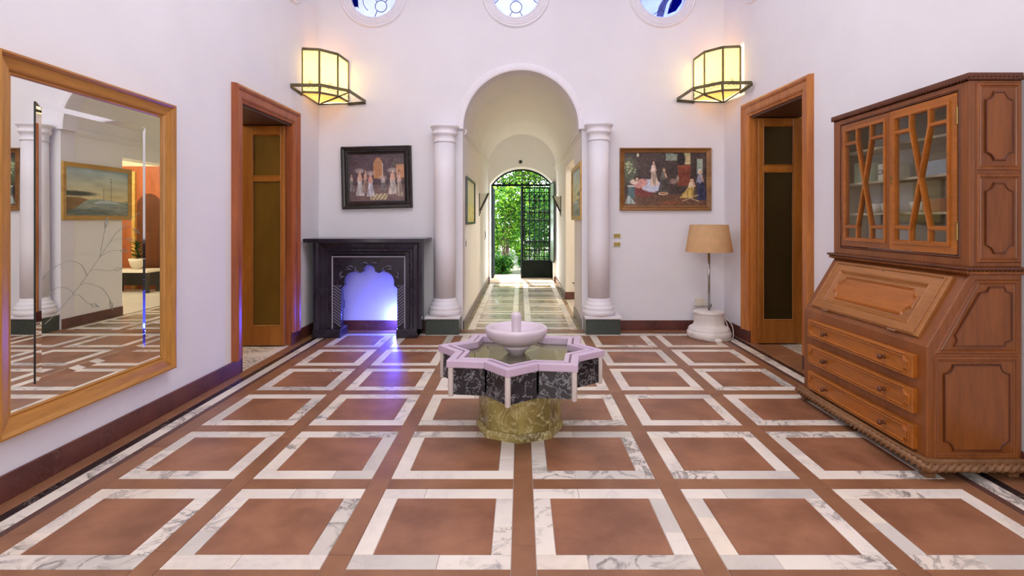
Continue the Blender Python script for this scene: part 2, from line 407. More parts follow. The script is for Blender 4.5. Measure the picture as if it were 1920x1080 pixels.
XL, YB, XR0, SPL, ZC, YF = -2.39, 6.46, 2.40, 0.04, 5.2, -2.6
def xr(Y): return XR0+SPL*(YB-Y)
RW = ((XR0, YB, 0), Vector((SPL, -1, 0)).normalized(), (0, 0, 1), Vector((-1, -SPL, 0)).normalized())   # right wall: u runs towards the camera
def ru(Y): return (YB-Y)*math.sqrt(1+SPL*SPL)
HL, HR, HE = -0.69, 0.73, 11.45                  # hallway walls and end

# ================================================================== THE SETTING
WZ, WR, WRO = 3.97, 0.277, 0.41                  # round windows: height, glass radius, ring radius
def struct(mb, name, mat, label, cat, bevel=0.0):
    return tag(mb.build(name, mat, None, bevel), label, cat, kind='structure')
# --- walls
arch = [(-0.69, 0.0), (-0.69, 2.37), (-0.68, 2.37)]+arc(0, 2.385, 0.68, PI, 0, 36)+[(0.68, 2.37), (0.72, 2.37), (0.72, 0.0)]
outl = [(-2.9, 0), *arch, (2.9, 0), (2.9, ZC), (-2.9, ZC)]
WBX = (-1.745, -0.06, 1.675)
struct(MB().plate(outl, [circ(x, WZ, WR+0.02) for x in WBX], XZ(YB), 0.2), 'wall_back', 'plaster', 'white plaster back wall pierced by the arched passage', 'wall')
LWY = (5.66, 4.05, 2.45, 0.85)
struct(MB().plate([(YF, 0), (4.65, 0), (4.65, 2.29), (5.67, 2.29), (5.67, 0), (YB, 0), (YB, ZC), (YF, ZC)], [circ(y, WZ, WR+0.02) for y in LWY], YZp(XL), 0.22),
       'wall_left', 'plaster', 'white plaster wall on the left with the gilt mirror', 'wall')
ua, ub = ru(5.77), ru(4.76)
struct(MB().plate([(0, 0), (ua, 0), (ua, 2.39), (ub, 2.39), (ub, 0), (ru(YF), 0), (ru(YF), ZC), (0, ZC)], [circ(ru(y), WZ, WR+0.02) for y in LWY], RW, 0.22),
       'wall_right', 'plaster', 'white plaster wall on the right behind the tall secretary', 'wall')
struct(MB().plate(rect(-2.9, 3.1, 0, ZC), [rect(-1.7, 1.7, 0.8, 3.2)], ((0, YF, 0), (1, 0, 0), (0, 0, 1), (0, 1, 0)), 0.2),
       'wall_front', 'plaster', 'white plaster wall behind the viewer', 'wall')
struct(MB().box(-1.7, 1.7, YF-0.10, YF-0.09, 0.8, 3.2), 'window_12', 'baffle_sheet', 'grey sheet added to block light in the opening behind the viewer', 'window')  # unseen sheet added to hold back sky light from the rear opening
struct(MB().plate(rect(-2.9, 3.1, YF-0.2, YB+0.2), [rect(-1.35, 1.35, 1.55, 4.25)], ((0, 0, ZC), (1, 0, 0), (0, 1, 0), (0, 0, -1)), 0.15),
       'ceiling', 'plaster', 'white ceiling with a square opening added for light', 'ceiling')  # square opening made up for the overhead fill
struct(MB().box(-1.5, 1.5, 1.4, 4.4, ZC+0.45, ZC+0.5).box(-1.45, -1.35, 1.45, 4.35, ZC+0.15, ZC+0.45).box(1.35, 1.45, 1.45, 4.35, ZC+0.15, ZC+0.45).box(-1.35, 1.35, 1.45, 1.55, ZC+0.15, ZC+0.45).box(-1.35, 1.35, 4.25, 4.35, ZC+0.15, ZC+0.45), 'ceiling_sunblock', 'plaster', 'white cap added over the ceiling opening to keep the sun out', 'ceiling')  # unseen cap added to stop sun patches falling into the room
# --- hallway shell
struct(MB().box(HL-0.25, HL, YB+0.2, HE, 0, 2.4), 'wall_hallway_left', 'plaster_hall', 'cream hallway wall on the left side of the passage', 'wall')
DH0, DH1, DHZ = 7.47, 8.93, 2.15
struct(MB().plate([(YB+0.2, 0), (DH0, 0), (DH0, DHZ), (DH1, DHZ), (DH1, 0), (HE, 0), (HE, 2.4), (YB+0.2, 2.4)], [], YZm(HR), 0.28),
       'wall_hallway_right', 'plaster_hall', 'cream hallway wall on the right with a side doorway', 'wall')
v = MB(); cxv = (HL+HR)/2; rv = (HR-HL)/2
A = [(cxv+rv*math.cos(a), 2.385+rv*0.985*math.sin(a)) for a in [PI*i/40 for i in range(41)]]
v.plate([(HL-0.25, 2.385)]+A[::-1]+[(HR+0.25, 2.385), (HR+0.25, 3.4), (HL-0.25, 3.4)], [], XZ(YB+0.2), HE-YB-0.2)
struct(v, 'ceiling_vault', 'plaster_hall', 'cream barrel vault over the hallway', 'ceiling')
ea, eb, esp, erise = -0.655, 0.69, 2.05, 0.36
er = ((0.5*(eb-ea))**2+erise**2)/(2*erise); ec = (ea+eb)/2; ez = esp+erise-er; eth = math.asin(0.5*(eb-ea)/er)
earc = arc(ec, ez, er, PI/2+eth, PI/2-eth, 24)
struct(MB().plate([(HL-0.25, 0), (ea, 0), *earc, (eb, 0), (HR+0.28, 0), (HR+0.28, 3.4), (HL-0.25, 3.4)], [], XZ(HE), 0.6),
       'wall_hallway_end', 'plaster_hall', 'cream end wall of the hallway around the arched garden door', 'wall')
for nm, x0, x1, lb in (('trim_1', HL, HL+0.03, 'left'), ('trim_2', HR-0.03, HR, 'right')):
    struct(MB().box(x0, x1, YB+0.2, HE, 2.36, 2.40).box(x0 if lb == 'left' else x0+0.012, x1-0.012 if lb == 'left' else x1, YB+0.2, HE, 2.335, 2.36), nm, 'plaster_hall', 'thin cornice along the %s springing of the hallway vault' % lb, 'cornice')
# arch moulding on the back wall
pr = [(0.0, 0.0), (0.0, 0.022), (0.018, 0.03), (0.05, 0.03), (0.062, 0.02), (0.085, 0.014), (0.09, 0.0)]
mb = MB(); pth = [(-0.68, 2.37)]+arc(0, 2.385, 0.68, PI, 0, 40)+[(0.68, 2.37)]
vs = []
for i, p in enumerate(pth):
    d = Vector((p[0], max(p[1]-2.385, 0.0))).normalized()
    vs += [(p[0]+d.x*a, YB-b, p[1]+d.y*a) for a, b in pr]
k = len(pr); mb.add(vs, [(i*k+q, (i+1)*k+q, (i+1)*k+q+1, i*k+q+1) for i in range(len(pth)-1) for q in range(k-1)], False)
struct(mb, 'trim_3', 'column_white', 'raised white moulding around the passage arch', 'moulding')
# --- baseboards
def skirt(name, segs, label):
    m_ = MB()
    for s_ in segs: m_.box(*s_)
    return struct(m_, name, 'skirting', label, 'baseboard', 0.004)
skirt('baseboard_left', [(XL, XL+0.016, YF, 4.655, 0, 0.125), (XL-0.2, XL+0.016, 4.635, 4.66, 0, 0.125), (XL, XL+0.016, 5.66, YB, 0, 0.125)], 'dark red stone baseboard along the left wall')
m_ = MB()
for a, b_ in ((0.0, ua+0.005), (ub-0.005, ru(YF))): m_.plate(rect(a, b_, 0, 0.125), [], ((RW[0][0]-0.016, RW[0][1], 0), *RW[1:]), 0.0159)
struct(m_, 'baseboard_right', 'skirting', 'dark red stone baseboard along the right wall', 'baseboard')
skirt('baseboard_back', [(XL+0.02, -1.095, YB-0.016, YB, 0, 0.112), (1.137, XR0-0.02, YB-0.016, YB, 0, 0.112)], 'dark red stone baseboard along the back wall')
skirt('baseboard_hallway', [(HL, HL+0.014, YB+0.01, HE, 0, 0.10), (HL, ea, HE-0.014, HE+0.03, 0, 0.10)], 'red stone baseboard along the left hallway wall')
skirt('baseboard_passage', [(HR-0.014, HR, YB+0.01, DH0, 0, 0.12), (HR-0.014, HR, DH1-0.014, HE, 0, 0.12), (HR, HR+0.28, DH1-0.014, DH1, 0, 0.12), (eb, HR, HE-0.014, HE+0.03, 0, 0.10)], 'red stone baseboard along the right hallway wall')

# --- floor of inlaid stone, every piece its own
floor = struct(MB().box(-2.9, 3.1, YF-0.2, YB+0.2, -0.2, -0.004), 'floor', 'grout', 'stone floor of red squares framed in white marble', 'floor')
TILES = {}
def tile(name, x0, x1, y0, y1, mat, parent, g=0.0012):
    sx, sy = x1-x0-2*g, y1-y0-2*g; key = (round(sx, 3), round(sy, 3), mat, name)
    if key not in TILES:
        a, b_, c = sx/2, sy/2, 0.0015
        vs = [(-a, -b_, -0.02), (a, -b_, -0.02), (a, b_, -0.02), (-a, b_, -0.02), (-a, -b_, -c), (a, -b_, -c), (a, b_, -c), (-a, b_, -c),
              (-a+c, -b_+c, 0), (a-c, -b_+c, 0), (a-c, b_-c, 0), (-a+c, b_-c, 0)]
        fs = [(8, 9, 10, 11)]
        for k_ in range(4):
            j = (k_+1) % 4; fs += [(k_, j, 4+j, 4+k_), (4+k_, 4+j, 8+j, 8+k_)]
        me = bpy.data.meshes.new(name); me.from_pydata(vs, [], fs); me.materials.append(MATS[mat]); TILES[key] = me
    o = bpy.data.objects.new(name, TILES[key]); COL.objects.link(o); o.parent = parent
    o.location = ((x0+x1)/2, (y0+y1)/2, random.uniform(-0.0006, 0.0004)); return o
def run(name, a0, a1, fixed0, fixed1, mat, parent, along, step, jit=0.0):
    L = a1-a0; n = max(1, round(L/step)); e = [a0+L*i/n+(random.uniform(-jit, jit) if 0 < i < n else 0) for i in range(n+1)]
    for i in range(n):
        if along == 'y': tile(name, fixed0, fixed1, e[i], e[i+1], mat, parent)
        else: tile(name, e[i], e[i+1], fixed0, fixed1, mat, parent)
COLS = [(-2.025, -1.444), (-1.348, -0.749), (-0.653, -0.038), (0.058, 0.673), (0.769, 1.403), (1.499, 2.13)]
SY = [1.27, 1.98, 2.69, 3.405, 4.115, 4.82, 5.525]
YEND = 6.125; wx, wy, hs = 0.078, 0.09, 0.051
nw = 0
for r in range(len(SY)):
    y0 = SY[r]+hs; last = r == len(SY)-1; y1 = YEND if last else SY[r+1]-hs
    for x0, x1 in COLS:
        yt = y1 if last else y1-wy
        tile('stone_panel', x0+wx, x1-wx, y0+wy, yt, 'redstone', floor)
        sides = [(x0, x1, y0, y0+wy, 'x'), (x0, x0+wx, y0+wy, yt, 'y'), (x1-wx, x1, y0+wy, yt, 'y')]
        if not last: sides.append((x0, x1, yt, y1, 'x'))
        for a, b_, c, d, al in sides:
            two = random.random() < (0.85 if 1 <= r <= 2 else 0.5) and r >= 1 and not last; t = random.uniform(0.3, 0.7); nw += 1+two
            if not two: tile('marble_strip', a, b_, c, d, 'whitemarble', floor)
            elif al == 'x':
                mm = a+(b_-a)*t; tile('marble_strip', a, mm, c, d, 'whitemarble', floor); tile('marble_strip', mm, b_, c, d, 'whitemarble', floor)
            else:
                mm = c+(d-c)*t; tile('marble_strip', a, b_, c, mm, 'whitemarble', floor); tile('marble_strip', a, b_, mm, d, 'whitemarble', floor)
for i in range(5): run('stone_strip', SY[0]-hs, YEND, COLS[i][1], COLS[i+1][0], 'redstrip', floor, 'y', 0.9, 0.1)
for y in SY:
    for x0, x1 in COLS: run('stone_strip', x0, x1, y-hs, y+hs, 'redstrip', floor, 'x', 0.7)
LB = [(-2.025, -2.132, 'redstrip', YEND), (-2.132, -2.167, 'thinline', YEND), (-2.167, -2.241, 'whitemarble', 6.245), (-2.241, -2.292, 'blackmarble', 6.285), (-2.292, XL+0.002, 'redstrip', YB)]
RB = [(2.13, 2.212, 'redstrip', YEND), (2.212, 2.25, 'thinline', YEND), (2.25, 2.335, 'whitemarble', 6.245), (2.335, 2.385, 'blackmarble', 6.285)]
for a, b_, m_, ye in LB: run('border_strip', SY[0]-hs, ye, min(a, b_), max(a, b_), m_, floor, 'y', 1.05, 0.15)
for a, b_, m_, ye in RB: run('border_strip', SY[0]-hs, ye, a, b_, m_, floor, 'y', 1.05, 0.15)
run('border_strip', SY[0]-hs, YB, 2.385, 2.70, 'redstrip', floor, 'y', 1.3, 0.1)
run('border_strip', -2.167, 2.25, YEND, 6.245, 'whitemarble', floor, 'x', 0.9, 0.1)
run('border_strip', -2.241, 2.335, 6.245, 6.285, 'blackmarble', floor, 'x', 0.9, 0.1)
run('border_strip', -2.292, 2.385, 6.285, YB, 'redstrip', floor, 'x', 0.9, 0.1)
# plain paving behind the viewer
run('stone_panel', YF, SY[0]-hs, -2.39, 0.0, 'redstone', floor, 'y', 1.5); run('stone_panel', YF, SY[0]-hs, 0.0, 2.75, 'redstone', floor, 'y', 1.5)
# hallway floor
fh = struct(MB().box(HL-0.25, HR+0.3, YB+0.2, 13.0, -0.2, -0.004), 'floor_hallway', 'grout', 'polished hallway floor of brown panels between white marble bands', 'floor')
HC = [(-0.546, -0.119), (0.13, 0.582)]
ys = [6.46, 6.99, 7.66, 8.33, 9.0, 9.67, 10.34, 11.01]
run('marble_band', YB, HE, -0.633, -0.546, 'whitemarble', fh, 'y', 1.1, 0.1); run('marble_band', YB, HE, 0.582, 0.669, 'whitemarble', fh, 'y', 1.1, 0.1)
run('marble_band', YB, HE, -0.119, -0.038, 'whitemarble', fh, 'y', 1.1, 0.1); run('marble_band', YB, HE, 0.043, 0.13, 'whitemarble', fh, 'y', 1.1, 0.1)
run('stone_strip', YB, HE, -0.038, 0.043, 'hallstone', fh, 'y', 0.67); run('stone_strip', YB, HE, HL, -0.633, 'hallstone', fh, 'y', 1.2); run('stone_strip', YB, HE, 0.669, HR, 'hallstone', fh, 'y', 1.2)
for i, y in enumerate(ys):
    y2 = ys[i+1] if i+1 < len(ys) else HE
    for x0, x1 in HC:
        run('stone_strip', x0, x1, y if i == 0 else y-0.05, y+0.05, 'hallstone', fh, 'x', 0.7)
        tile('marble_band', x0, x1, y+0.05, y+0.14, 'whitemarble', fh)
        e = y2-0.05 if i+1 < len(ys) else y2
        tile('marble_band', x0, x1, e-0.09, e, 'whitemarble', fh); tile('stone_panel', x0, x1, y+0.14, e-0.09, 'hallstone', fh)
struct(MB().box(ea, eb, HE-0.25, 12.9, -0.003, 0.012), 'floor_threshold', 'threshold', 'pale stone threshold at the garden door', 'threshold', 0.003)
struct(MB().box(-4.6, XL-0.02, 3.6, 7.2, -0.2, -0.001), 'floor_left_room', 'whitemarble', 'cream marble threshold seen through the left doorway', 'floor')
struct(MB().plate([(xr(4.2)+0.02, 4.2), (5.0, 4.2), (5.0, 7.2), (xr(7.2)+0.02, 7.2)], [], ((0, 0, -0.001), (1, 0, 0), (0, 1, 0), (0, 0, 1)), 0.2), 'floor_right_room', 'whitemarble', 'cream marble threshold seen through the right doorway', 'floor')
struct(MB().box(HR-0.01, 4.2, 6.9, 10.6, -0.2, -0.002), 'floor_side_room', 'whitemarble', 'pale marble floor of the side room off the hallway', 'floor')

# --- rooms behind the doorways
def shell(name, x0, x1, y0, y1, z1, openside, label, mat='roomwall'):
    m_ = MB(); t = 0.06
    if openside != 'x0': m_.box(x0-t, x0, y0, y1, 0, z1)
    if openside != 'x1': m_.box(x1, x1+t, y0, y1, 0, z1)
    m_.box(x0-t, x1+t, y0-t, y0, 0, z1).box(x0-t, x1+t, y1, y1+t, 0, z1).box(x0-t, x1+t, y0-t, y1+t, z1, z1+t)
    return struct(m_, name, mat, label, 'wall')
shell('wall_left_room', -4.5, XL-0.23, 3.7, 7.1, 3.0, 'x1', 'dim wall of the room beyond the left doorway')
shell('wall_right_room', 2.80, 4.9, 4.3, 7.1, 3.0, 'x0', 'dim wall of the room beyond the right doorway')
shell('wall_side_room', HR+0.29, 4.1, 7.0, 10.3, 2.9, 'x0', 'cream wall of the side room off the hallway')
light('left_room_lamp', 'POINT', (-3.7, 5.0, 2.5), 22, (1.0, 0.86, 0.45), 0.15)
light('right_room_fill', 'POINT', (3.9, 5.2, 2.5), 12, (1.0, 0.88, 0.66), 0.15)  # added light for the room beyond, no lamp seen
light('side_room_fill', 'POINT', (2.3, 8.6, 2.5), 125, (1.0, 0.97, 0.88), 0.15)  # added light, also brightens the hallway through the side doorway

# --- door casings and door leaves
CP = [(0.0, 0.0), (0.0, 0.020), (0.012, 0.026), (0.022, 0.020), (0.03, 0.028), (0.045, 0.034), (0.095, 0.036), (0.108, 0.046), (0.125, 0.052), (0.142, 0.046), (0.148, 0.0)]
def casing(name, y0, y1, z1, fr, mat, label, z0=0.126):
    t = thing(name, label, 'door casing', Vector(fr[0]), kind='structure')
    h_ = 0.148
    mids = ((y0, z1), (y1, z1))
    MB().sweep([(y0, z0), (y0, z1), (y1, z1), (y1, z0)], CP, fr, closed=False).build('casing', mat, t)
    m2 = MB(); m2.plate(rect(y0-0.001, y0+0.018, 0.0, z1), [], (Vector(fr[0])+Vector(fr[3])*0.004, fr[1], fr[2], fr[3]), 0.50)
    m2.build('jamb', mat, t)
    m2 = MB(); m2.plate(rect(y1-0.018, y1+0.001, 0.0, z1), [], (Vector(fr[0])+Vector(fr[3])*0.004, fr[1], fr[2], fr[3]), 0.50); m2.build('jamb', mat, t)
    MB().plate(rect(y0, y1, z1-0.02, z1), [], (Vector(fr[0])+Vector(fr[3])*0.004, fr[1], fr[2], fr[3]), 0.50).build('soffit', 'soffit', t)
    return t
casing('trim_4', 4.65, 5.67, 2.29, YZp(XL), 'doorframe', 'reddish wooden casing of the left doorway beside the mirror')
casing('trim_5', ua, ub, 2.39, RW, 'doorframe_light', 'orange-brown wooden casing of the right doorway beside the floor lamp')
def leaf(name, xa, xb, Y, zt, panes, label, glassm, hinge_x):
    t = thing(name, label, 'door', ((xa+xb)/2, Y, 0), kind='structure')
    (pl, pr_), (u0, u1), (l0, l1) = panes; d = 0.04; fr = XZ(Y)
    def bx(nm, a, b_, z0, z1): MB().box(a, b_, Y, Y+d, z0, z1).build(nm, 'doorleaf', t, 0.004)
    bx('stile', xa, pl-0.012, 0.012, zt); bx('stile', pr_+0.012, xb, 0.012, zt)
    bx('rail', pl-0.012, pr_+0.012, u1+0.012, zt); bx('rail', pl-0.012, pr_+0.012, l1+0.012, u0-0.012); bx('rail', pl-0.012, pr_+0.012, 0.012, l0-0.012)
    for z0, z1 in ((u0, u1), (l0, l1)):
        MB().sweep(rect(pl, pr_, z0, z1), [(0.0, -0.02), (0.0, -0.004), (0.006, 0.004), (0.013, 0.0)], fr).build('glazing_bead', 'doorleaf', t)
        MB().plate(rect(pl-0.01, pr_+0.01, z0-0.01, z1+0.01), [], XZ(Y+0.016), 0.006).build('pane', glassm, t)
    for z in (0.25, 1.12, zt-0.35):
        MB().lathe([(0.009, -0.05), (0.009, 0.05)], (hinge_x, Y-0.006, z), 10).lathe([(0.004, 0.05), (0.006, 0.058), (0.002, 0.066)], (hinge_x, Y-0.006, z), 8).build('hinge', 'iron', t)
    return t
leaf('door_1', -2.885, -2.425, 5.59, 2.262, ((-2.745, -2.43-0.04), (1.755, 2.165), (0.22, 1.69)), 'open amber-glazed wooden door leaf in the left doorway', 'amberglass', -2.892)
leaf('door_2', 2.475, 2.93, 5.69, 2.36, ((2.535, 2.83), (1.875, 2.27), (0.262, 1.79)), 'open dark-glazed wooden door leaf in the right doorway', 'brownglass', 2.94)

# --- round stained-glass windows
def rosette(name, fr, cu, label, style):
    O, U, V, W = [Vector(x) for x in fr]; C = O+U*cu+V*WZ; f2 = (C, U, V, W)
    t = thing(name, label, 'window', C, kind='structure')
    ring = [(0, 0.0), (0.0, 0.012), (0.02, 0.028), (0.035, 0.018), (0.05, 0.028), (0.065, 0.018), (0.08, 0.03), (0.095, 0.02), (0.11, 0.024), (0.13, 0.0)]
    MB().sweep(circ(0, 0, WR, 48), ring, f2, smooth=False).build('window_frame', 'column_white', t)
    MB().sweep(circ(0, 0, WR, 48), [(0.02, 0.0), (0.0, 0.0), (-0.004, -0.07), (0.02, -0.07)], f2).build('reveal', 'column_white', t)
    fg = (C-W*0.055, U, V, W)
    def pane(poly, m_): MB().plate(poly, [], fg, 0.004).build('pane', m_, t)
    def lead(pts, closed=False): MB().tube([C-W*0.052+U*p[0]+V*p[1] for p in pts], 0.0045, 6, closed).build('lead_line', 'lead', t)
    R = WR
    if style == 'b':      # centre: top leaf, round boss at the bottom
        pane(circ(0, -0.135, 0.068, 24), 'stain_white')
        body = circ(0, 0, R-0.001, 48)
        MB().plate(body, [circ(0, -0.135, 0.070, 24)], fg, 0.004).build('pane', 'stain_white', t)
        lead(circ(0, -0.135, 0.069, 28), True); lead(arc(0, 0.33, 0.38, PI*1.18, PI*1.82, 16))
        lead([(-0.045, -0.19), (-0.09, -0.26)]); lead([(0.045, -0.19), (0.09, -0.26)])
        lead(arc(-0.30, 0.0, 0.10, -1.2, 0.9, 8)); lead(arc(0.30, 0.0, 0.10, PI-0.9, PI+1.2, 8))
    elif style == 'a':
        MB().plate(circ(0, 0, R-0.001, 48), [circ(0.075, -0.125, 0.070, 24)], fg, 0.004).build('pane', 'stain_white', t)
        pane(circ(0.075, -0.125, 0.068, 24), 'stain_white'); lead(circ(0.075, -0.125, 0.069, 28), True)
        MB().plate(arc(0, 0, R-0.002, PI*0.86, PI*1.16, 10)+[(-0.20, -0.13), (-0.205, 0.1)], [], (C-W*0.0535, U, V, W), 0.004).build('pane', 'stain_blue', t)
        lead([(-0.2, 0.12), (-0.205, -0.02), (-0.195, -0.15)]); lead(arc(0.02, -0.05, 0.16, PI*0.75, PI*1.28, 12))
        lead([(0.03, -0.07), (-0.03, -0.01), (-0.05, 0.1)]); lead([(0.125, -0.08), (0.17, -0.02), (0.2, 0.08)]); lead([(0.03, -0.18), (-0.005, -0.26)])
    else:
        pane(circ(0, 0, R-0.001, 48), 'stain_pale')
        MB().plate([(-0.06, -0.24), (-0.03, -0.12), (0.03, -0.03), (0.1, 0.05), (0.12, 0.0), (0.06, -0.1), (0.02, -0.25)], [], (C-W*0.0535, U, V, W), 0.004).build('pane', 'stain_white', t)
        MB().plate([(0.07, -0.22), (0.1, -0.1), (0.2, 0.1), (0.26, 0.05), (0.24, -0.08), (0.17, -0.18)], [], (C-W*0.0535, U, V, W), 0.004).build('pane', 'stain_blue', t)
        lead([(-0.09, -0.22), (-0.02, -0.17), (0.03, -0.1), (0.05, 0.02)]); lead([(0.0, -0.16), (0.03, -0.2)]); lead([(0.1, -0.15), (0.13, -0.05), (0.12, 0.05)])
    for k_ in range(2): lead(arc(0, 0, R*(0.8-0.3*k_), 0.25*PI, 0.75*PI, 12))
    return t
rosette('window_1', XZ(YB), WBX[0], 'leftmost round stained-glass window high on the back wall', 'a')
rosette('window_2', XZ(YB), WBX[1], 'middle round stained-glass window above the passage arch', 'b')
rosette('window_3', XZ(YB), WBX[2], 'rightmost round stained-glass window high on the back wall', 'c')
rosette('window_4', YZp(XL), LWY[0], 'round window high on the left wall near the left lantern', 'b')
rosette('window_5', RW, ru(LWY[0]), 'round window high on the right wall near the right lantern', 'c')
for k_, y in enumerate(LWY[1:]):
    rosette('window_%d' % (6+k_), YZp(XL), y, ['round window on the left wall above the doorway', 'round window on the left wall above the mirror', 'round window on the left wall nearest the viewer'][k_], 'a')
    rosette('window_%d' % (9+k_), RW, ru(y), ['round window on the right wall above the doorway', 'round window on the right wall above the secretary', 'round window on the right wall nearest the viewer'][k_], 'c')
for y in LWY[1:]:
    light('stained_daylight', 'AREA', (XL+0.02, y, WZ), 7, (0.55, 0.45, 1.0), 0.5, rot=(0, math.radians(-58), 0))
    light('stained_daylight', 'AREA', (xr(y)-0.02, y, WZ), 7, (0.52, 0.42, 1.0), 0.5, rot=(0, math.radians(58), 0))

# --- columns
def column(cx, px0, px1, label, ztop):
    t = thing('column', label, 'column', (cx, 6.31, 0), 'columns flanking the passage arch'); cy = 6.33
    MB().box(px0+0.012, px1-0.012, 6.17, YB+0.0, 0, 0.175).build('plinth', 'granite_green', t, 0.003)
    MB().box(px0, px1, 6.155, YB, 0.175, 0.205).build('plinth_slab', 'column_white', t, 0.006)
    base = [(0.0, 0.205), (0.178, 0.205), (0.189, 0.22), (0.189, 0.245), (0.182, 0.262), (0.178, 0.266), (0.182, 0.28), (0.180, 0.297), (0.168, 0.31), (0.160, 0.314), (0.162, 0.33), (0.152, 0.345), (0.142, 0.35), (0.133, 0.375), (0.128, 0.40)]
    MB().lathe(base, (cx, cy, 0), 48).build('base', 'column_white', t)
    MB().lathe([(0.126, 0.40), (0.125, 1.0), (0.122, 1.7), (0.118, ztop-0.2)], (cx, cy, 0), 48).build('shaft', 'column_white', t)
    z = ztop-0.2
    cap = [(0.118, z), (0.128, z+0.008), (0.128, z+0.02), (0.12, z+0.026), (0.122, z+0.07), (0.132, z+0.085), (0.146, z+0.10), (0.146, z+0.115), (0.14, z+0.12), (0.142, z+0.15), (0.152, z+0.165), (0.166, z+0.18), (0.168, z+0.197), (0.0, z+0.2)]
    MB().lathe(cap, (cx, cy, 0), 48).build('capital', 'column_white', t)
column(-0.885, -1.092, -0.692, 'white round column left of the passage, beside the fireplace', 2.385)
column(0.90, 0.722, 1.135, 'white round column right of the passage, beside the light switches', 2.405)

# ================================================================== FOUNTAIN
FX, FY, FT = -0.008, 3.44, -0.128
fo = thing('fountain', 'star-shaped marble fountain standing in the middle of the room', 'fountain', (FX, FY, 0))
def starpts(R, th=FT, n=8, c=(FX, FY)):
    out = []
    for k_ in range(n):
        for rr, off in ((R, 0), (R*0.76537, 0.5)):
            a = th+(k_+off)*2*PI/n; out.append((c[0]+rr*math.sin(a), c[1]-rr*math.cos(a)))
    return out
def octp(R, th): return [(FX+R*math.sin(th+k_*PI/4), FY-R*math.cos(th+k_*PI/4)) for k_ in range(8)]
XYf = lambda z: ((0, 0, z), (1, 0, 0), (0, 1, 0), (0, 0, 1))
# pedestal
BX = -0.03
def shift(P, d): return [(p[0]+d, p[1]) for p in P]
o0, o1 = octp(0.275, BX), octp(0.262, BX)
mb = MB(); n = 8
vs = [(p[0], p[1], 0) for p in o0]+[(p[0], p[1], 0.022) for p in o0]+[(p[0], p[1], 0.045) for p in o1]
mb.add(vs, [(i+a, (i+1) % 8+a, (i+1) % 8+a+8, i+a+8) for a in (0, 8) for i in range(8)]+[tuple(range(16, 24))]); mb.build('plinth', 'marble_yellowlit', fo)
pp = octp(0.258, BX)
for k_ in range(8):
    a, b_ = Vector(pp[k_]+(0,)), Vector(pp[(k_+1) % 8]+(0,)); t = (b_-a).normalized(); L = (b_-a).length; out = Vector((t.y, -t.x, 0))
    if out.dot(Vector((a.x-FX, a.y-FY, 0))) < 0: out = -out
    MB().plate(rect(0.0015, L-0.0015, 0.045, 0.30), [], (a, t, (0, 0, 1), out), 0.02).build('pedestal_panel', 'marble_yellowlit', fo, 0.002)
MB().lathe([(0.235, 0.03), (0.235, 0.31)], (FX, FY, 0), 8, BX).build('pedestal_core', 'grout', fo)
# basin underside, side panels, corner posts
so = starpts(0.505)
MB().plate(starpts(0.50), [], XYf(0.318), 0.02).build('basin_bottom', 'verde', fo)
for k_ in range(16):
    a, b_ = Vector(so[k_]+(0,)), Vector(so[(k_+1) % 16]+(0,)); t = (b_-a).normalized(); L = (b_-a).length; out = Vector((t.y, -t.x, 0))
    MB().plate(rect(0.006, L-0.006, 0.298, 0.456), [], (a, t, (0, 0, 1), out), 0.016).build('side_panel', 'verde', fo, 0.0015)
for k_ in range(8):
    p = so[2*k_]; a = FT+k_*PI/4
    MB().lathe([(0.012, 0.288), (0.016, 0.292), (0.016, 0.45), (0.016, 0.457)], (p[0]-0.006*math.sin(a), p[1]+0.006*math.cos(a), 0), 16).build('corner_post', 'postwhite', fo)
# rim: sixteen coping pieces, each an outer band, a dark inlay and an inner band
s0, s1, s2, s3 = starpts(0.530), starpts(0.465), starpts(0.452), starpts(0.412)
for k_ in range(8):
    idx = [(2*k_-1) % 16, 2*k_, 2*k_+1]
    def chev(A, B): return [A[i] for i in idx]+[B[i] for i in reversed(idx)]
    MB().plate(chev(s0, s1), [], XYf(0.497), 0.042).build('coping', 'rim', fo, 0.006)
    MB().plate(chev(s1, s2), [], XYf(0.4935), 0.03).build('coping_inlay', 'rim_dark', fo)
    MB().plate(chev(s2, s3), [], XYf(0.497), 0.042).build('coping_edge', 'rim', fo, 0.003)
s4 = starpts(0.41)
MB().plate(starpts(0.425), [], XYf(0.448), 0.02).build('pool_floor', 'poolfloor', fo)
MB().plate(starpts(0.413), [], XYf(0.462), 0.002).build('water', 'water', fo)
# bowl on its foot and the fluted spout
bc = (-0.03, 3.45, 0.0)
bowl = MB().lathe([(0.0, 0.449), (0.052, 0.449), (0.052, 0.472), (0.064, 0.476), (0.066, 0.486), (0.082, 0.492), (0.086, 0.502), (0.082, 0.51), (0.095, 0.516), (0.135, 0.530), (0.17, 0.552), (0.190, 0.578), (0.198, 0.602), (0.198, 0.616), (0.192, 0.625), (0.182, 0.627), (0.172, 0.622), (0.160, 0.600), (0.13, 0.572), (0.08, 0.556), (0.0, 0.552)], bc, 56).build('bowl', 'bowlstone', fo)
sp = MB(); vs = []; pf = [(0.034, 0.555), (0.034, 0.585), (0.03, 0.588), (0.030, 0.62), (0.031, 0.66), (0.034, 0.685), (0.033, 0.70), (0.026, 0.712), (0.012, 0.716)]; sg = 48
for i in range(sg):
    a = 2*PI*i/sg
    for r, z in pf:
        q = r*(1-0.10*(abs(math.cos(a*5)) < 0.4))*1.0 if z > 0.6 else r
        vs.append((bc[0]+q*math.cos(a), bc[1]+q*math.sin(a), z))
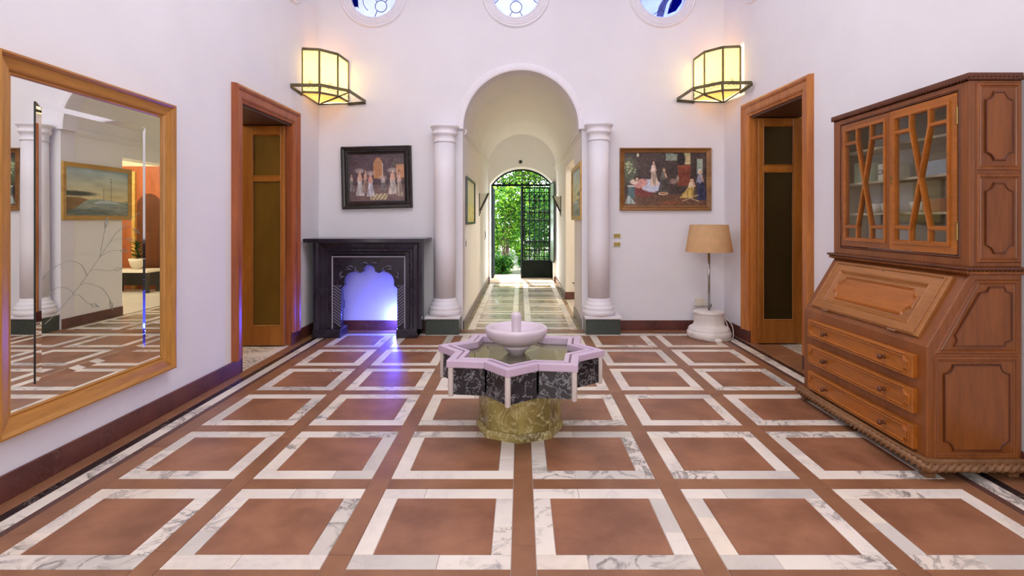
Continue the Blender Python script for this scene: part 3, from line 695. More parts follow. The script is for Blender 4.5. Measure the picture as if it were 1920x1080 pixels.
k = len(pf); sp.add(vs, [(i*k+j, ((i+1) % sg)*k+j, ((i+1) % sg)*k+j+1, i*k+j+1) for i in range(sg) for j in range(k-1)]+[tuple(i*k+k-1 for i in range(sg))], True)
sp.build('spout', 'bowlstone', fo)

# ================================================================== MIRROR
MY0, MY1, MZ0, MZ1 = 2.437, 3.69, 0.302, 2.068
mi = thing('wall_mirror', 'large gilt-framed mirror with an engraved flower spray on the left wall', 'mirror', (XL, (MY0+MY1)/2, MZ0))
fwi = 0.098
MP = [(0.0, 0.0), (0.0, 0.018), (0.008, 0.024), (0.016, 0.020), (0.022, 0.030), (0.030, 0.034), (0.072, 0.044), (0.078, 0.052), (0.088, 0.062), (0.098, 0.060), (0.0985, 0.0)]
fr = YZp(XL+0.003); inner = rect(MY0+fwi, MY1-fwi, MZ0+fwi, MZ1-fwi)
for k_ in range(4):      # four mitred frame members
    a, b_ = inner[k_], inner[(k_+1) % 4]; d = Vector((b_[0]-a[0], b_[1]-a[1])).normalized(); nn = Vector((d.y, -d.x))
    vs = []
    for p, sgn in ((a, -1), (b_, 1)):
        for u, h_ in MP: vs.append((XL+0.003+h_, p[0]+nn.x*u+d.x*sgn*u, p[1]+nn.y*u+d.y*sgn*u))
    q = len(MP); mb = MB().add(vs, [(j, q+j, q+j+1, j+1) for j in range(q-1)]+[tuple(range(q)), tuple(q+j for j in reversed(range(q)))])
    mb.build('frame_member', 'mirrorframe' if k_ % 2 else 'mirrorframe_h', mi)
MB().box(XL+0.001, XL+0.012, MY0+0.03, MY1-0.03, MZ0+0.03, MZ1-0.03).build('backing', 'cabinet_dark', mi)
MB().plate(rect(MY0+fwi-0.005, MY1-fwi+0.005, MZ0+fwi-0.005, MZ1-fwi+0.005), [], YZp(XL+0.018), 0.004).build('mirror_glass', 'mirror', mi)
b0 = rect(2.664, 3.44, 0.498, 1.878); b1 = rect(2.692, 3.412, 0.526, 1.850)
ip = MB(); X0, X1 = XL+0.019, XL+0.027
vs = [(X0, *p) for p in b0]+[(X1-0.0035, *p) for p in b0]+[(X1, *p) for p in b1]
ip.add(vs, [(4+i, 4+(i+1) % 4, 8+(i+1) % 4, 8+i) for i in range(4)]+[(8, 9, 10, 11)])
inner_p = ip.build('etched_pane', 'mirror', mi)
MB().add([(X0, *p) for p in b0]+[(X1-0.0036, *p) for p in b0], [(i, (i+1) % 4, (i+1) % 4+4, i+4) for i in range(4)]).build('pane_edge', 'dark_plastic', mi)
def etch(pts, leafend=True):
    XE = X1+0.0008; P = [Vector(pw(x, y, XE)) for x, y in pts]
    Q = []
    for i in range(len(P)-1):
        for t in range(6):
            p0 = P[max(i-1, 0)]; p1 = P[i]; p2 = P[i+1]; p3 = P[min(i+2, len(P)-1)]; u = t/6
            Q.append(0.5*((2*p1)+(p2-p0)*u+(2*p0-5*p1+4*p2-p3)*u*u+(3*p1-p0-3*p2+p3)*u**3))
    Q.append(P[-1]); m_ = MB().tube(Q, 0.0009, 5)
    if leafend:
        d = (Q[-1]-Q[-4]).normalized(); s_ = Vector((1, 0, 0)).cross(d)
        A = [Q[-1]-d*0.01, Q[-1]+d*0.02+s_*0.012, Q[-1]+d*0.055, Q[-1]+d*0.02-s_*0.012]
        m_.tube(A, 0.0013, 5, True, False).tube([A[0], A[2]], 0.001, 5)
    m_.build('etched_stem', 'etch', mi)
etch([(84, 608), (110, 583), (137, 552), (163, 517), (187, 483), (206, 455), (221, 434), (243, 414), (262, 398)], False)
for pts in ([(163, 517), (153, 497), (130, 489), (108, 498), (94, 510)], [(168, 510), (180, 505), (204, 508), (216, 506)], [(138, 552), (130, 542), (110, 539), (96, 547)],
            [(150, 535), (163, 531), (190, 540), (203, 555), (207, 566)], [(127, 560), (147, 553), (163, 567), (172, 571)], [(187, 482), (194, 445), (198, 425)], [(205, 455), (222, 448), (240, 449)], [(190, 480), (210, 470), (228, 470)], [(221, 434), (240, 424), (252, 430)]): etch(pts)

# ================================================================== FIREPLACE
fp = thing('fireplace', 'black marble fireplace surround with a scalloped arch, lit blue inside', 'fireplace', (-1.72, 6.22, 0))
FYP = 6.0
gx = lambda x: (x-CX)/F*FYP
gz = lambda y: EYE-(y-CY)/F*FYP
L0, L1, R0, R1 = gx(587), gx(639), gx(743), gx(781)
MB().plate([(gx(573), 1.055), (gx(578), 1.05), (gx(794), 1.05), (gx(797), 1.06), (gx(797), 1.094), (gx(573), 1.094)], [], XZ(5.92), YB-5.925).build('mantelshelf', 'mantel', fp, 0.008)
for a, b_ in ((L0, gx(620)), (gx(757), R1+0.004)):
    MB().box(a, b_, FYP+0.05, YB-0.02, 0.0, 1.0).build('cheek', 'mantel', fp, 0.004)
for a, b_ in ((L0-0.004, L1), (R0, R1+0.004)):
    MB().box(a, b_, FYP-0.012, FYP+0.24, 0.0, 0.098).build('base_block', 'mantel', fp, 0.008)
MB().box(L0, R1, FYP+0.05, YB-0.02, 0.99, 1.05).build('head', 'mantel', fp, 0.004)
xi0, xi1, zi1 = gx(619.5), gx(758), gz(481)
prf = [(-0.0, 0.0), (0.0, 0.012), (0.012, 0.016), (0.02, 0.03), (0.045, 0.034), (0.06, 0.05), (0.085, 0.052), (0.10, 0.066), (0.14, 0.07), (0.165, 0.085), (0.19, 0.085), (0.19, 0.0)]
prf = [(a, h_-0.025) for a, h_ in prf]
MB().sweep([(xi0, 0.098), (xi0, zi1), (xi1, zi1), (xi1, 0.098)], [(a*0.97 if a < 0.19 else 0.188, h_) for a, h_ in prf], XZ(FYP+0.06), closed=False).build('bolection_moulding', 'mantel', fp)
MB().sweep([(xi0, 0.098), (xi0, zi1), (xi1, zi1), (xi1, 0.098)], [(-0.012, -0.01), (-0.012, 0.004), (0.002, 0.006), (0.002, -0.01)], XZ(FYP+0.05), closed=False).build('inlay_line', 'mantel_inlay', fp)
cp = lambda x, y: (gx(570+x/4.908), gz(430+y/4.908))
half = [(328, 905), (328, 545), (345, 532), (358, 520)]+[(x, y) for x, y in arc(440, 490, 82, PI*1.06, PI*1.46, 10)]
half = [(328, 905), (328, 548), (344, 536), (358, 522)]+[(443+86*math.cos(a), 495-98*math.sin(a)) for a in [PI*1.06-PI*0.56*i/9 for i in range(10)]]+[(445, 395), (447, 378), (470, 378), (473, 392), (488, 392), (490, 406), (512, 406), (516, 396), (532, 396)]+[(588+54*math.cos(a), 392-60*math.sin(a)) for a in [PI-PI/2*i/8 for i in range(9)]]
opening = [cp(x, y) for x, y in half]; mid = cp(588, 0)[0]
opening += [(2*mid-p[0], p[1]) for p in reversed(opening[:-1])]
poly = [(xi0-0.005, 0.098), (opening[0][0], 0.098)]+opening[1:-1]+[(opening[-1][0], 0.098), (xi1+0.005, 0.098), (xi1+0.005, zi1+0.005), (xi0-0.005, zi1+0.005)]
MB().plate(poly, [], XZ(FYP+0.052), 0.07).build('arch_panel', 'mantel', fp, 0.004)
def relief(c, r, a0, a1):
    pts = []
    for i in range(11):
        a = a0+(a1-a0)*i/10; q = cp(c[0]+r*math.cos(a), c[1]-r*math.sin(a)); pts.append((q[0], FYP+0.048, q[1]))
    MB().tube(pts, [0.003+0.012*math.sin(PI*i/10) for i in range(11)], 8).build('scroll', 'mantel_highlight', fp)
for sgn in (0, 1):
    for c, r, a0, a1 in (((545, 345), 36, 0.1*PI, 0.95*PI), ((412, 385), 42, 0.15*PI, 0.9*PI), ((400, 395), 26, 0.1*PI, 0.95*PI), ((352, 425), 34, 0.6*PI, 1.35*PI), ((345, 470), 30, 0.35*PI, 1.0*PI), ((310, 505), 26, -0.1*PI, -0.95*PI), ((485, 365), 26, 0.8*PI, 1.6*PI)):
        if sgn: c = (2*588-c[0], c[1]); a0, a1 = PI-a0, PI-a1
        relief(c, r, a0, a1)
for side, x0, x1 in ((0, 260, 326), (1, 850, 915)):
    for i in range(13):
        y = 545+i*27.5
        p = cp(x0, y-(25 if side == 0 else -25)); q = cp(x1, y+(25 if side == 0 else -25))
        if min(p[1], q[1]) < 0.105: continue
        MB().bar((p[0], FYP+0.047, p[1]), (q[0], FYP+0.047, q[1]), 0.014, 0.011, (0, 1, 0)).build('chevron_rib', 'mantel_line', fp)
# blue spotlight standing on the floor behind the right leg
ld = thing('led_spotlight', 'small blue spotlight on the floor behind the right fireplace leg', 'spotlight', (-1.33, 6.30, 0))
MB().lathe([(0.03, 0.0), (0.03, 0.012), (0.02, 0.02), (0.02, 0.05), (0.034, 0.055), (0.038, 0.085), (0.0, 0.085)], (-1.33, 6.30, 0), 20).build('housing', 'dark_plastic', ld)
MB().lathe([(0.0, 0.086), (0.03, 0.086), (0.028, 0.091), (0.0, 0.091)], (-1.33, 6.30, 0), 20).build('lens', 'led', ld)
light('led_light', 'POINT', (-1.44, 6.33, 0.14), 36, (0.05, 0.075, 1.0), 0.03)

# ================================================================== PICTURES
def picture(name, label, fr, u0, u1, v0, v1, fw, prof, fmat, paint, res, loc, extra=None, tilt=0.0):
    t = thing(name, label, 'painting', loc)
    inner = rect(u0+fw, u1-fw, v0+fw, v1-fw)
    MB().sweep(inner, prof, fr).build('frame', fmat, t)
    nx, ny = res; g = np.zeros((ny+1, nx+1, 3)); uu, vv = np.meshgrid(np.linspace(0, 1, nx+1), np.linspace(1, 0, ny+1), indexing='xy')
    vv = vv[::1]
    g = paint(uu, 1-vv)          # u right, v down
    O, U, V, W = [Vector(x) for x in fr]
    vs = []
    for j in range(ny+1):
        for i in range(nx+1):
            vs.append(tuple(O+U*(u0+fw-0.004+(u1-u0-2*fw+0.008)*uu[j, i])+V*(v0+fw-0.004+(v1-v0-2*fw+0.008)*vv[j, i])+W*0.012))
    mb = MB().add(vs, [(j*(nx+1)+i, j*(nx+1)+i+1, (j+1)*(nx+1)+i+1, (j+1)*(nx+1)+i) for j in range(ny) for i in range(nx)])
    o = mb.build('canvas', 'canvas', t, fix=False)
    at = o.data.color_attributes.new('paint', 'FLOAT_COLOR', 'POINT')
    gl = np.clip(g, 0, 255)/255.0; gl = np.where(gl <= 0.04045, gl/12.92, ((gl+0.055)/1.055)**2.4)
    at.data.foreach_set('color', np.concatenate([gl.reshape(-1, 3), np.ones((gl.shape[0]*gl.shape[1], 1))], 1).astype(np.float32).ravel())
    if extra: extra(t)
    if tilt: t.rotation_euler = (0, tilt, 0)
    return t
m, nt, b = newmat('canvas'); ca = N(nt, 'ShaderNodeVertexColor', layer_name='paint'); nt.links.new(ca.outputs[0], b.inputs['Base Color']); b.inputs['Roughness'].default_value = 0.42
_rs = np.random.RandomState(3)
def fnoise(u, v, f, seed):
    r = np.random.RandomState(seed).rand(64, 64); x = u*f; y = v*f
    xi = np.floor(x).astype(int); yi = np.floor(y).astype(int); a = x-xi; b_ = y-yi; a = a*a*(3-2*a); b_ = b_*b_*(3-2*b_)
    g = lambda i, j: r[(yi+j) % 64, (xi+i) % 64]
    return (g(0, 0)*(1-a)+g(1, 0)*a)*(1-b_)+(g(0, 1)*(1-a)+g(1, 1)*a)*b_
def blob(img, u, v, cx, cy, rx, ry, col, ang=0.0, soft=0.25, al=1.0):
    dx, dy = u-cx, v-cy; c, s_ = math.cos(ang), math.sin(ang)
    d = np.sqrt(((dx*c+dy*s_)/rx)**2+((-dx*s_+dy*c)/ry)**2)+0.18*(fnoise(u, v, 40, 5)-0.5)
    f = np.clip((1-d)/soft+0.5, 0, 1)*al
    return img*(1-f[..., None])+np.array(col, float)*f[..., None]
def tri(img, u, v, x, y0, y1, w0, w1, col, soft=0.008, lean=0.0):   # skirt or robe: widens from w0 at y0 to w1 at y1
    t = np.clip((v-y0)/(y1-y0), 0, 1); w_ = w0+(w1-w0)*t; cx = x+lean*t
    f = np.clip((w_-np.abs(u-cx))/soft+0.5, 0, 1)*np.clip((v-y0)/0.01+0.5, 0, 1)*np.clip((y1-v)/0.01+0.5, 0, 1)
    fold = 1-0.22*(fnoise(u, v*0.15, 60, 9) > 0.55)
    return img*(1-f[..., None])+np.array(col, float)*f[..., None]*fold[..., None]
def figure(img, u, v, x, y0, h, robe, top, skin=(206, 160, 128), hair=(60, 44, 38), w=0.05, lean=0.0):
    img = tri(img, u, v, x, y0+h*0.38, y0+h, w*0.45, w*1.15, robe, lean=lean)
    img = blob(img, u, v, x, y0+h*0.30, w*0.55, h*0.16, top)
    img = blob(img, u, v, x-w*0.42, y0+h*0.33, w*0.16, h*0.14, top, 0.25); img = blob(img, u, v, x+w*0.40, y0+h*0.30, w*0.14, h*0.13, skin, -0.3)
    img = blob(img, u, v, x+w*0.3, y0+h*0.7, w*0.4, h*0.25, tuple(c*0.6 for c in robe), 0.0, 0.9, 0.45)
    img = blob(img, u, v, x, y0+h*0.08, w*0.34, h*0.085, hair); img = blob(img, u, v, x+w*0.06, y0+h*0.095, w*0.24, h*0.065, skin)
    return img
def paint_dance(u, v):
    k_ = fnoise(u, v, 9, 1); img = np.stack([70+26*k_, 56+20*k_, 62+20*k_], -1)
    img = np.where((v > 0.66)[..., None], np.stack([104+24*k_, 82+20*k_, 80+18*k_], -1), img)
    img = blob(img, u, v, 0.52, 0.30, 0.085, 0.22, (176, 128, 92), soft=0.1); img = np.where(((np.abs(u-0.52) < 0.08) & (v > 0.25) & (v < 0.52))[..., None], np.stack([180+20*np.sin(u*160), 128+16*np.sin(v*130), 88+0*u], -1), img)
    img = np.where(((np.abs(u-0.605) < 0.008) & (v > 0.2) & (v < 0.55))[..., None], np.array([214., 196, 180]), img)
    img = blob(img, u, v, 0.88, 0.34, 0.13, 0.26, (92, 80, 78), soft=0.1); img = np.where(((u > 0.85) & (v > 0.24) & (v < 0.52))[..., None], np.array([192., 140, 104]), img)
    img = np.where(((np.abs(u-0.53+0.25*(v-0.9)) < 0.15) & (v > 0.84) & (v < 0.97))[..., None], np.stack([176+40*np.sin(u*90+v*60), 160+36*np.sin(u*90+v*60), 128+30*np.sin(u*90+v*60)], -1), img)
    for a in ((0.04, 0.42, 0.36, (150, 140, 142), (180, 164, 160), 0.045), (0.19, 0.33, 0.55, (224, 216, 214), (206, 170, 156), 0.07), (0.29, 0.32, 0.50, (170, 140, 128), (204, 160, 146), 0.05), (0.38, 0.38, 0.52, (218, 212, 220), (210, 150, 138), 0.065), (0.61, 0.48, 0.3, (132, 124, 124), (176, 168, 168), 0.06), (0.78, 0.33, 0.53, (220, 208, 196), (214, 170, 150), 0.075), (0.90, 0.36, 0.54, (182, 164, 148), (206, 172, 160), 0.055)):
        img = figure(img, u, v, a[0], a[1], a[2], a[3], a[4], w=a[5])
        if a[5] > 0.055: img = blob(img, u, v, a[0], a[1]+0.03, a[5]*1.1, 0.055, (214, 196, 190), soft=0.8, al=0.6)
    return img+(fnoise(u, v, 46, 2)-0.5)[..., None]*26
def paint_salon(u, v):
    k_ = fnoise(u, v, 8, 11); img = np.stack([56+24*k_, 44+20*k_, 40+16*k_], -1)
    img = np.where((v > 0.78)[..., None], np.stack([92+30*k_, 66+20*k_, 48+14*k_], -1), img)
    img = np.where(((u > 0.5) & (u < 0.68) & (v > 0.02+2.2*(u-0.55)**2) & (v < 0.15))[..., None], np.stack([112+30*k_, 128+24*k_, 112+20*k_], -1), img)
    img = np.where(((u > 0.66) & (u < 0.80) & (v < 0.22))[..., None], np.stack([170+50*k_, 158+40*k_, 116+30*k_], -1), img); img = blob(img, u, v, 0.69, 0.13, 0.05, 0.16, (40, 32, 30), soft=0.3)
    img = np.where(((u > 0.88) & (u < 0.95) & (v > 0.12) & (v < 0.4))[..., None], np.stack([140+30*k_, 160+20*k_, 146+10*k_], -1), img)
    img = np.where(((u > 0.65) & (u < 0.80) & (v > 0.24) & (v < 0.62))[..., None], np.stack([112+40*k_, 54+24*k_, 36+14*k_], -1), img)
    img = blob(img, u, v, 0.06, 0.34, 0.09, 0.24, (96, 110, 84), soft=0.8, al=0.8)
    for i in range(26): img = blob(img, u, v, _rs.uniform(0.0, 0.14), _rs.uniform(0.16, 0.4), 0.012, 0.015, (170, 176, 130), soft=0.8)
    img = blob(img, u, v, 0.165, 0.05, 0.012, 0.035, (220, 214, 180), soft=0.8)
    img = blob(img, u, v, 0.22, 0.68, 0.16, 0.15, (124, 58, 50), 0.35); img = blob(img, u, v, 0.33, 0.62, 0.13, 0.12, (196, 200, 216), 0.5); img = blob(img, u, v, 0.20, 0.58, 0.07, 0.10, (206, 150, 140), 0.6); img = blob(img, u, v, 0.12, 0.55, 0.05, 0.05, (220, 200, 180), 0.3)
    img = blob(img, u, v, 0.15, 0.49, 0.03, 0.045, (48, 36, 32)); img = blob(img, u, v, 0.155, 0.50, 0.018, 0.032, (220, 178, 150))
    img = figure(img, u, v, 0.355, 0.15, 0.47, (222, 196, 172), (226, 206, 196), w=0.048, lean=0.012); img = figure(img, u, v, 0.48, 0.29, 0.46, (92, 84, 76), (112, 106, 98), hair=(110, 102, 94), w=0.062)
    img = figure(img, u, v, 0.92, 0.31, 0.58, (58, 62, 92), (150, 152, 170), w=0.062, hair=(226, 220, 208), lean=0.03); img = figure(img, u, v, 0.82, 0.49, 0.36, (214, 180, 96), (222, 206, 176), w=0.07, hair=(206, 190, 150), lean=-0.07)
    img = blob(img, u, v, 0.60, 0.54, 0.05, 0.05, (150, 124, 110), soft=0.7); img = blob(img, u, v, 0.65, 0.48, 0.014, 0.05, (170, 150, 136), soft=0.7)
    img = blob(img, u, v, 0.47, 0.765, 0.058, 0.028, (206, 186, 150)); img = blob(img, u, v, 0.47, 0.76, 0.04, 0.016, (150, 96, 62)); img = blob(img, u, v, 0.085, 0.63, 0.05, 0.018, (190, 206, 196)); img = np.where(((np.abs(u-0.085) < 0.042) & (v > 0.65) & (v < 0.86))[..., None], np.stack([74+20*k_, 96+20*k_, 98+20*k_], -1), img)
    img = tri(img, u, v, 0.05, 0.80, 0.96, 0.01, 0.07, (170, 186, 176), lean=0.03)
    for s_ in (1, -1):
        d = np.abs((u-0.80)*0.6-s_*(v-0.85)); img = np.where(((d < 0.008) & (np.abs(u-0.80) < 0.1))[..., None], np.array([196., 176, 140]), img)
    img = blob(img, u, v, 0.56, 0.94, 0.14, 0.04, (150, 84, 44), soft=0.9, al=0.6)
    return img+(fnoise(u, v, 50, 12)-0.5)[..., None]*34
def paint_ship(u, v):
    k_ = fnoise(u*1.0, v*2, 6, 21); img = np.stack([168+60*v*1.4-20*(u > 2), 190+24*v, 196-70*v], -1)+(k_-0.5)[..., None]*30
    sea = v > 0.66+0.02*np.sin(u*9); w_ = fnoise(u*0.6, v*5, 24, 23)
    img = np.where(sea[..., None], np.stack([110+90*w_-60*(v-0.66), 132+70*w_-80*(v-0.66), 128+50*w_-70*(v-0.66)], -1), img)
    img = blob(img, u, v, 0.14, 0.54, 0.3, 0.05, (74, 74, 66), soft=0.6); img = np.where(((v > 0.56+0.10*np.clip(u/0.35, 0, 1)) & (v > 0.62) & (u < 0.38) & (v < 0.98-1.0*u))[..., None], np.stack([170-60*k_, 124-40*k_, 78-30*k_], -1), img)
    img = blob(img, u, v, 0.63, 0.72, 0.2, 0.055, (196, 206, 206)); img = blob(img, u, v, 0.64, 0.755, 0.18, 0.03, (120, 136, 140), al=0.7)
    for x, y0 in ((0.70, 0.16), (0.58, 0.40)): img = np.where(((np.abs(u-x) < 0.004) & (v > y0) & (v < 0.7))[..., None], np.array([110., 108, 92]), img)
    img = np.where(((np.abs(v-0.26) < 0.006) & (np.abs(u-0.70) < 0.03))[..., None], np.array([120., 116, 96]), img); img = blob(img, u, v, 0.30, 0.92, 0.4, 0.06, (70, 84, 76), soft=0.8, al=0.6)
    return img
def paint_glare(u, v):  # yellowish-white glare over the picture put into its colours
    k_ = fnoise(u, v*2, 14, 31); img = np.stack([232-50*v+0*u, 226-40*v+0*u, 188-70*v+0*u], -1)
    img = np.where((v > 0.55+0.1*k_)[..., None], np.stack([196+40*k_, 186+40*k_, 96+50*k_], -1), img); return img
dark_prof = [(0.0, 0.010), (0.0, 0.018), (0.014, 0.024), (0.018, 0.018), (0.034, 0.030), (0.045, 0.026), (0.052, 0.036), (0.072, 0.04), (0.084, 0.036), (0.09, 0.03), (0.092, 0.0)]
a0, a1 = px(642, 391, 6.44), px(774, 274, 6.44)
def twist(t):
    x0, x1, z0, z1 = a0[0]+0.012, a1[0]-0.012, a0[2]+0.012, a1[2]-0.012
    for p, q in (((x0, z0), (x1, z0)), ((x1, z0), (x1, z1)), ((x1, z1), (x0, z1)), ((x0, z1), (x0, z0))):
        MB().rope((p[0], 6.42, p[1]), (q[0], 6.42, q[1]), 0.013, 0.03).build('rope_moulding', 'paintdark', t)
picture('painting', 'dark-framed painting of dancing women above the fireplace', XZ(YB-0.001), a0[0], a1[0], a0[2], a1[2], 0.092, dark_prof, 'paintdark', paint_dance, (150, 124), ((a0[0]+a1[0])/2, YB, a0[2]), twist, math.radians(-1.4))
gold_prof = [(0.0, 0.010), (0.0, 0.02), (0.012, 0.026), (0.018, 0.018), (0.03, 0.022), (0.04, 0.034), (0.05, 0.036), (0.056, 0.03), (0.058, 0.0)]
a0, a1 = px(1162, 395, 6.44), px(1334, 277, 6.44)
picture('painting', 'gilt-framed painting of figures in a dim salon above the floor lamp', XZ(YB-0.001), a0[0], a1[0], a0[2], a1[2], 0.058, gold_prof, 'paintgold', paint_salon, (190, 128), ((a0[0]+a1[0])/2, YB, a0[2]))
side_prof = [(0.0, 0.010), (0.0, 0.024), (0.02, 0.03), (0.05, 0.032), (0.056, 0.026), (0.058, 0.0)]
picture('painting', 'light-framed harbour painting with a sailing ship on the right hallway wall', YZm(HR-0.001), YB+0.006, DH0+0.15, 1.295, 2.0, 0.058, side_prof, 'paintgold_side', paint_ship, (130, 90), (HR, 7.0, 1.295))
picture('painting', 'narrow-framed painting with yellowish-white glare put into its colours on the left hallway wall', YZp(HL+0.001), 6.74, 7.9, 1.24, 1.84, 0.03, [(0, 0.01), (0, 0.028), (0.026, 0.03), (0.03, 0.0)], 'paintdark', paint_glare, (60, 40), (HL, 7.3, 1.24))

# ================================================================== CORNER LANTERNS
def lantern(sx, cx, ztop, label):
    P = lambda d: (cx-sx*d[0]*-1 if False else cx+sx*d[0], YB-d[1])      # d = (out from the side wall, out from the back wall)
    body = [(0.012, 0.50), (0.19, 0.47), (0.335, 0.30), (0.36, 0.012)]
    tray = [(0.012, 0.80), (0.326, 0.80), (0.54, 0.547), (0.565, 0.012)]
    zb, zt = ztop-0.47, ztop
    t = thing('wall_lantern', label, 'lantern', (cx, YB, zb-0.05), 'corner lanterns')
    B = [P(d) for d in body]; T = [P(d) for d in tray]; C = P((0.012, 0.012))
    for i, p in enumerate(B): MB().box(p[0]-0.009, p[0]+0.009, p[1]-0.009, p[1]+0.009, zb, zt).build('upright', 'sconce_iron', t)
    for i in range(3):
        a, b_ = B[i], B[i+1]
        MB().bar((*a, zt), (*b_, zt), 0.012, 0.03).build('top_bar', 'sconce_iron', t); MB().bar((*a, zb), (*b_, zb), 0.012, 0.022).build('bottom_bar', 'sconce_iron', t)
        A, Bv = Vector((*a, 0)), Vector((*b_, 0)); d = (Bv-A); L = d.length; d.normalize(); nn = Vector((d.y, -d.x, 0))
        MB().plate(rect(0.008, L-0.008, zb+0.012, zt-0.016), [], (A, d, (0, 0, 1), nn), 0.003).build('pane', 'sconceglass', t)
        # wavy wire along the foot of the pane
        o_ = nn if nn.dot(Vector((*T[i], 0))-A) > 0 else -nn
        MB().tube([A+d*(0.02+(L-0.04)*k_/24)+o_*0.02+Vector((0, 0, zb+0.045+0.012*math.sin(k_*PI/4))) for k_ in range(25)], 0.003, 6).build('wavy_wire', 'iron', t)
        m_ = A+d*(L*0.5)+o_*0.03
        MB().tube([m_+d*(0.022-0.0012*k_)*math.cos(k_*0.42)+Vector((0, 0, zb+0.10+(0.022-0.0012*k_)*math.sin(k_*0.42))) for k_ in range(16)]+[], 0.003, 6).build('scroll', 'iron', t)
        MB().bar((*T[i], zb+0.0), (*T[i+1], zb+0.0), 0.010, 0.034).build('tray_band', 'sconce_iron', t)
    for q in (T[0], B[1], T[1], B[2], T[2], T[3]):
        MB().bar((*C, zb-0.035), (*q, zb-0.016), 0.014, 0.012).build('strut', 'iron', t)
    MB().bar((*T[0], zb-0.012), (*P((0.012, 0.50)), zb-0.03), 0.02, 0.03).build('wall_plate', 'iron', t); MB().bar((*T[3], zb-0.012), (*P((0.36, 0.012)), zb-0.03), 0.02, 0.03).build('wall_plate', 'iron', t)
    MB().plate([C]+B, [], ((0, 0, zb-0.008), (1, 0, 0), (0, 1, 0), (0, 0, 1)), 0.003).build('bottom_pane', 'sconcebottom', t)
    MB().plate([C]+B, [], ((0, 0, zt-0.004), (1, 0, 0), (0, 1, 0), (0, 0, 1)), 0.003).build('top_baffle', 'sconcebottom', t)  # cover added to soften the hot spot on the wall above
    lp = P((0.15, 0.19))
    MB().lathe([(0.016, 0), (0.016, 0.05), (0.01, 0.06)], (lp[0], lp[1], zb), 14).build('lamp_socket', 'switch_white', t)
    light('lantern_bulb', 'POINT', (lp[0], lp[1], zb+0.26), LANT, (1.0, 0.79, 0.37), 0.05)
LANT = 41
lantern(1, XL-0.012, 3.165, 'glowing corner lantern of iron and frosted glass above the left doorway')
lantern(-1, XR0+0.004, 3.19, 'glowing corner lantern of iron and frosted glass above the right doorway')

# ================================================================== FLOOR LAMP
LX, LY = 2.085, 6.06
lm = thing('floor_lamp', 'floor lamp with beige cone shade on a round marble pedestal', 'lamp', (LX, LY, 0))
MB().lathe([(0.0, 0.0), (0.226, 0.0), (0.236, 0.012), (0.236, 0.062), (0.230, 0.070), (0.222, 0.074), (0.224, 0.09), (0.212, 0.112), (0.186, 0.125), (0.17, 0.14), (0.163, 0.158), (0.161, 0.25), (0.163, 0.262), (0.168, 0.268), (0.166, 0.285), (0.15, 0.296), (0.0, 0.298)], (LX, LY, 0), 56).build('pedestal', 'lampmarble', lm)
MB().lathe([(0.0135, 0.296), (0.0135, 1.06)], (LX, LY, 0), 20).build('pole', 'chrome', lm)
MB().lathe([(0.252, 0.945), (0.205, 1.245), (0.2025, 1.245), (0.2495, 0.945)], (LX, LY, 0), 56, cap=False).build('lamp_shade', 'lampshade', lm)
MB().lathe([(0.014, 1.06), (0.02, 1.065), (0.02, 1.11), (0.012, 1.12)], (LX, LY, 0), 16).build('lamp_socket', 'switch_white', lm)
for k_ in range(3):
    a = k_*2*PI/3; MB().tube([(LX, LY, 1.11), (LX+0.228*math.cos(a), LY+0.228*math.sin(a), 1.11)], 0.003, 6).build('shade_arm', 'chrome', lm)
MB().tube([(LX+0.01, LY+0.02, 0.30), (LX+0.045, LY+0.05, 0.36), (LX+0.05, LY+0.08, 0.32), (LX+0.06, LY+0.16, 0.30)], 0.004, 6).build('lead', 'dark_plastic', lm)
cpts = [px(1291, 629, 6.08), px(1310, 637, 5.92), px(1330, 641, 5.83), px(1345, 642, 5.78), (2.10, 5.79, 0.006), (2.19, 5.86, 0.006), (2.26, 5.95, 0.10), (2.25, 6.03, 0.20), (2.24, 6.08, 0.21), (2.29, 6.10, 0.20), (2.34, 6.05, 0.12), (2.31, 5.95, 0.02), (2.23, 5.86, 0.006), (2.16, 5.84, 0.006)]
cpts = [(p[0], p[1], max(p[2], 0.006)) for p in cpts]
def smooth(P, k_=5):
    P = [Vector(p) for p in P]; Q = []
    for i in range(len(P)-1):
        for t in range(k_):
            p0 = P[max(i-1, 0)]; p1 = P[i]; p2 = P[i+1]; p3 = P[min(i+2, len(P)-1)]; u = t/k_
            q = 0.5*((2*p1)+(p2-p0)*u+(2*p0-5*p1+4*p2-p3)*u*u+(3*p1-p0-3*p2+p3)*u**3); q.z = max(q.z, 0.005); Q.append(q)
    return Q+[P[-1]]
MB().tube(smooth(cpts), 0.005, 8).build('cord', 'cordwhite', lm)
MB().lathe([(0.0, 0.0), (0.035, 0.002), (0.042, 0.016), (0.035, 0.034), (0.018, 0.04), (0.0, 0.04)], (2.085, 5.775, 0.0), 20).build('foot_switch', 'cordwhite', lm)
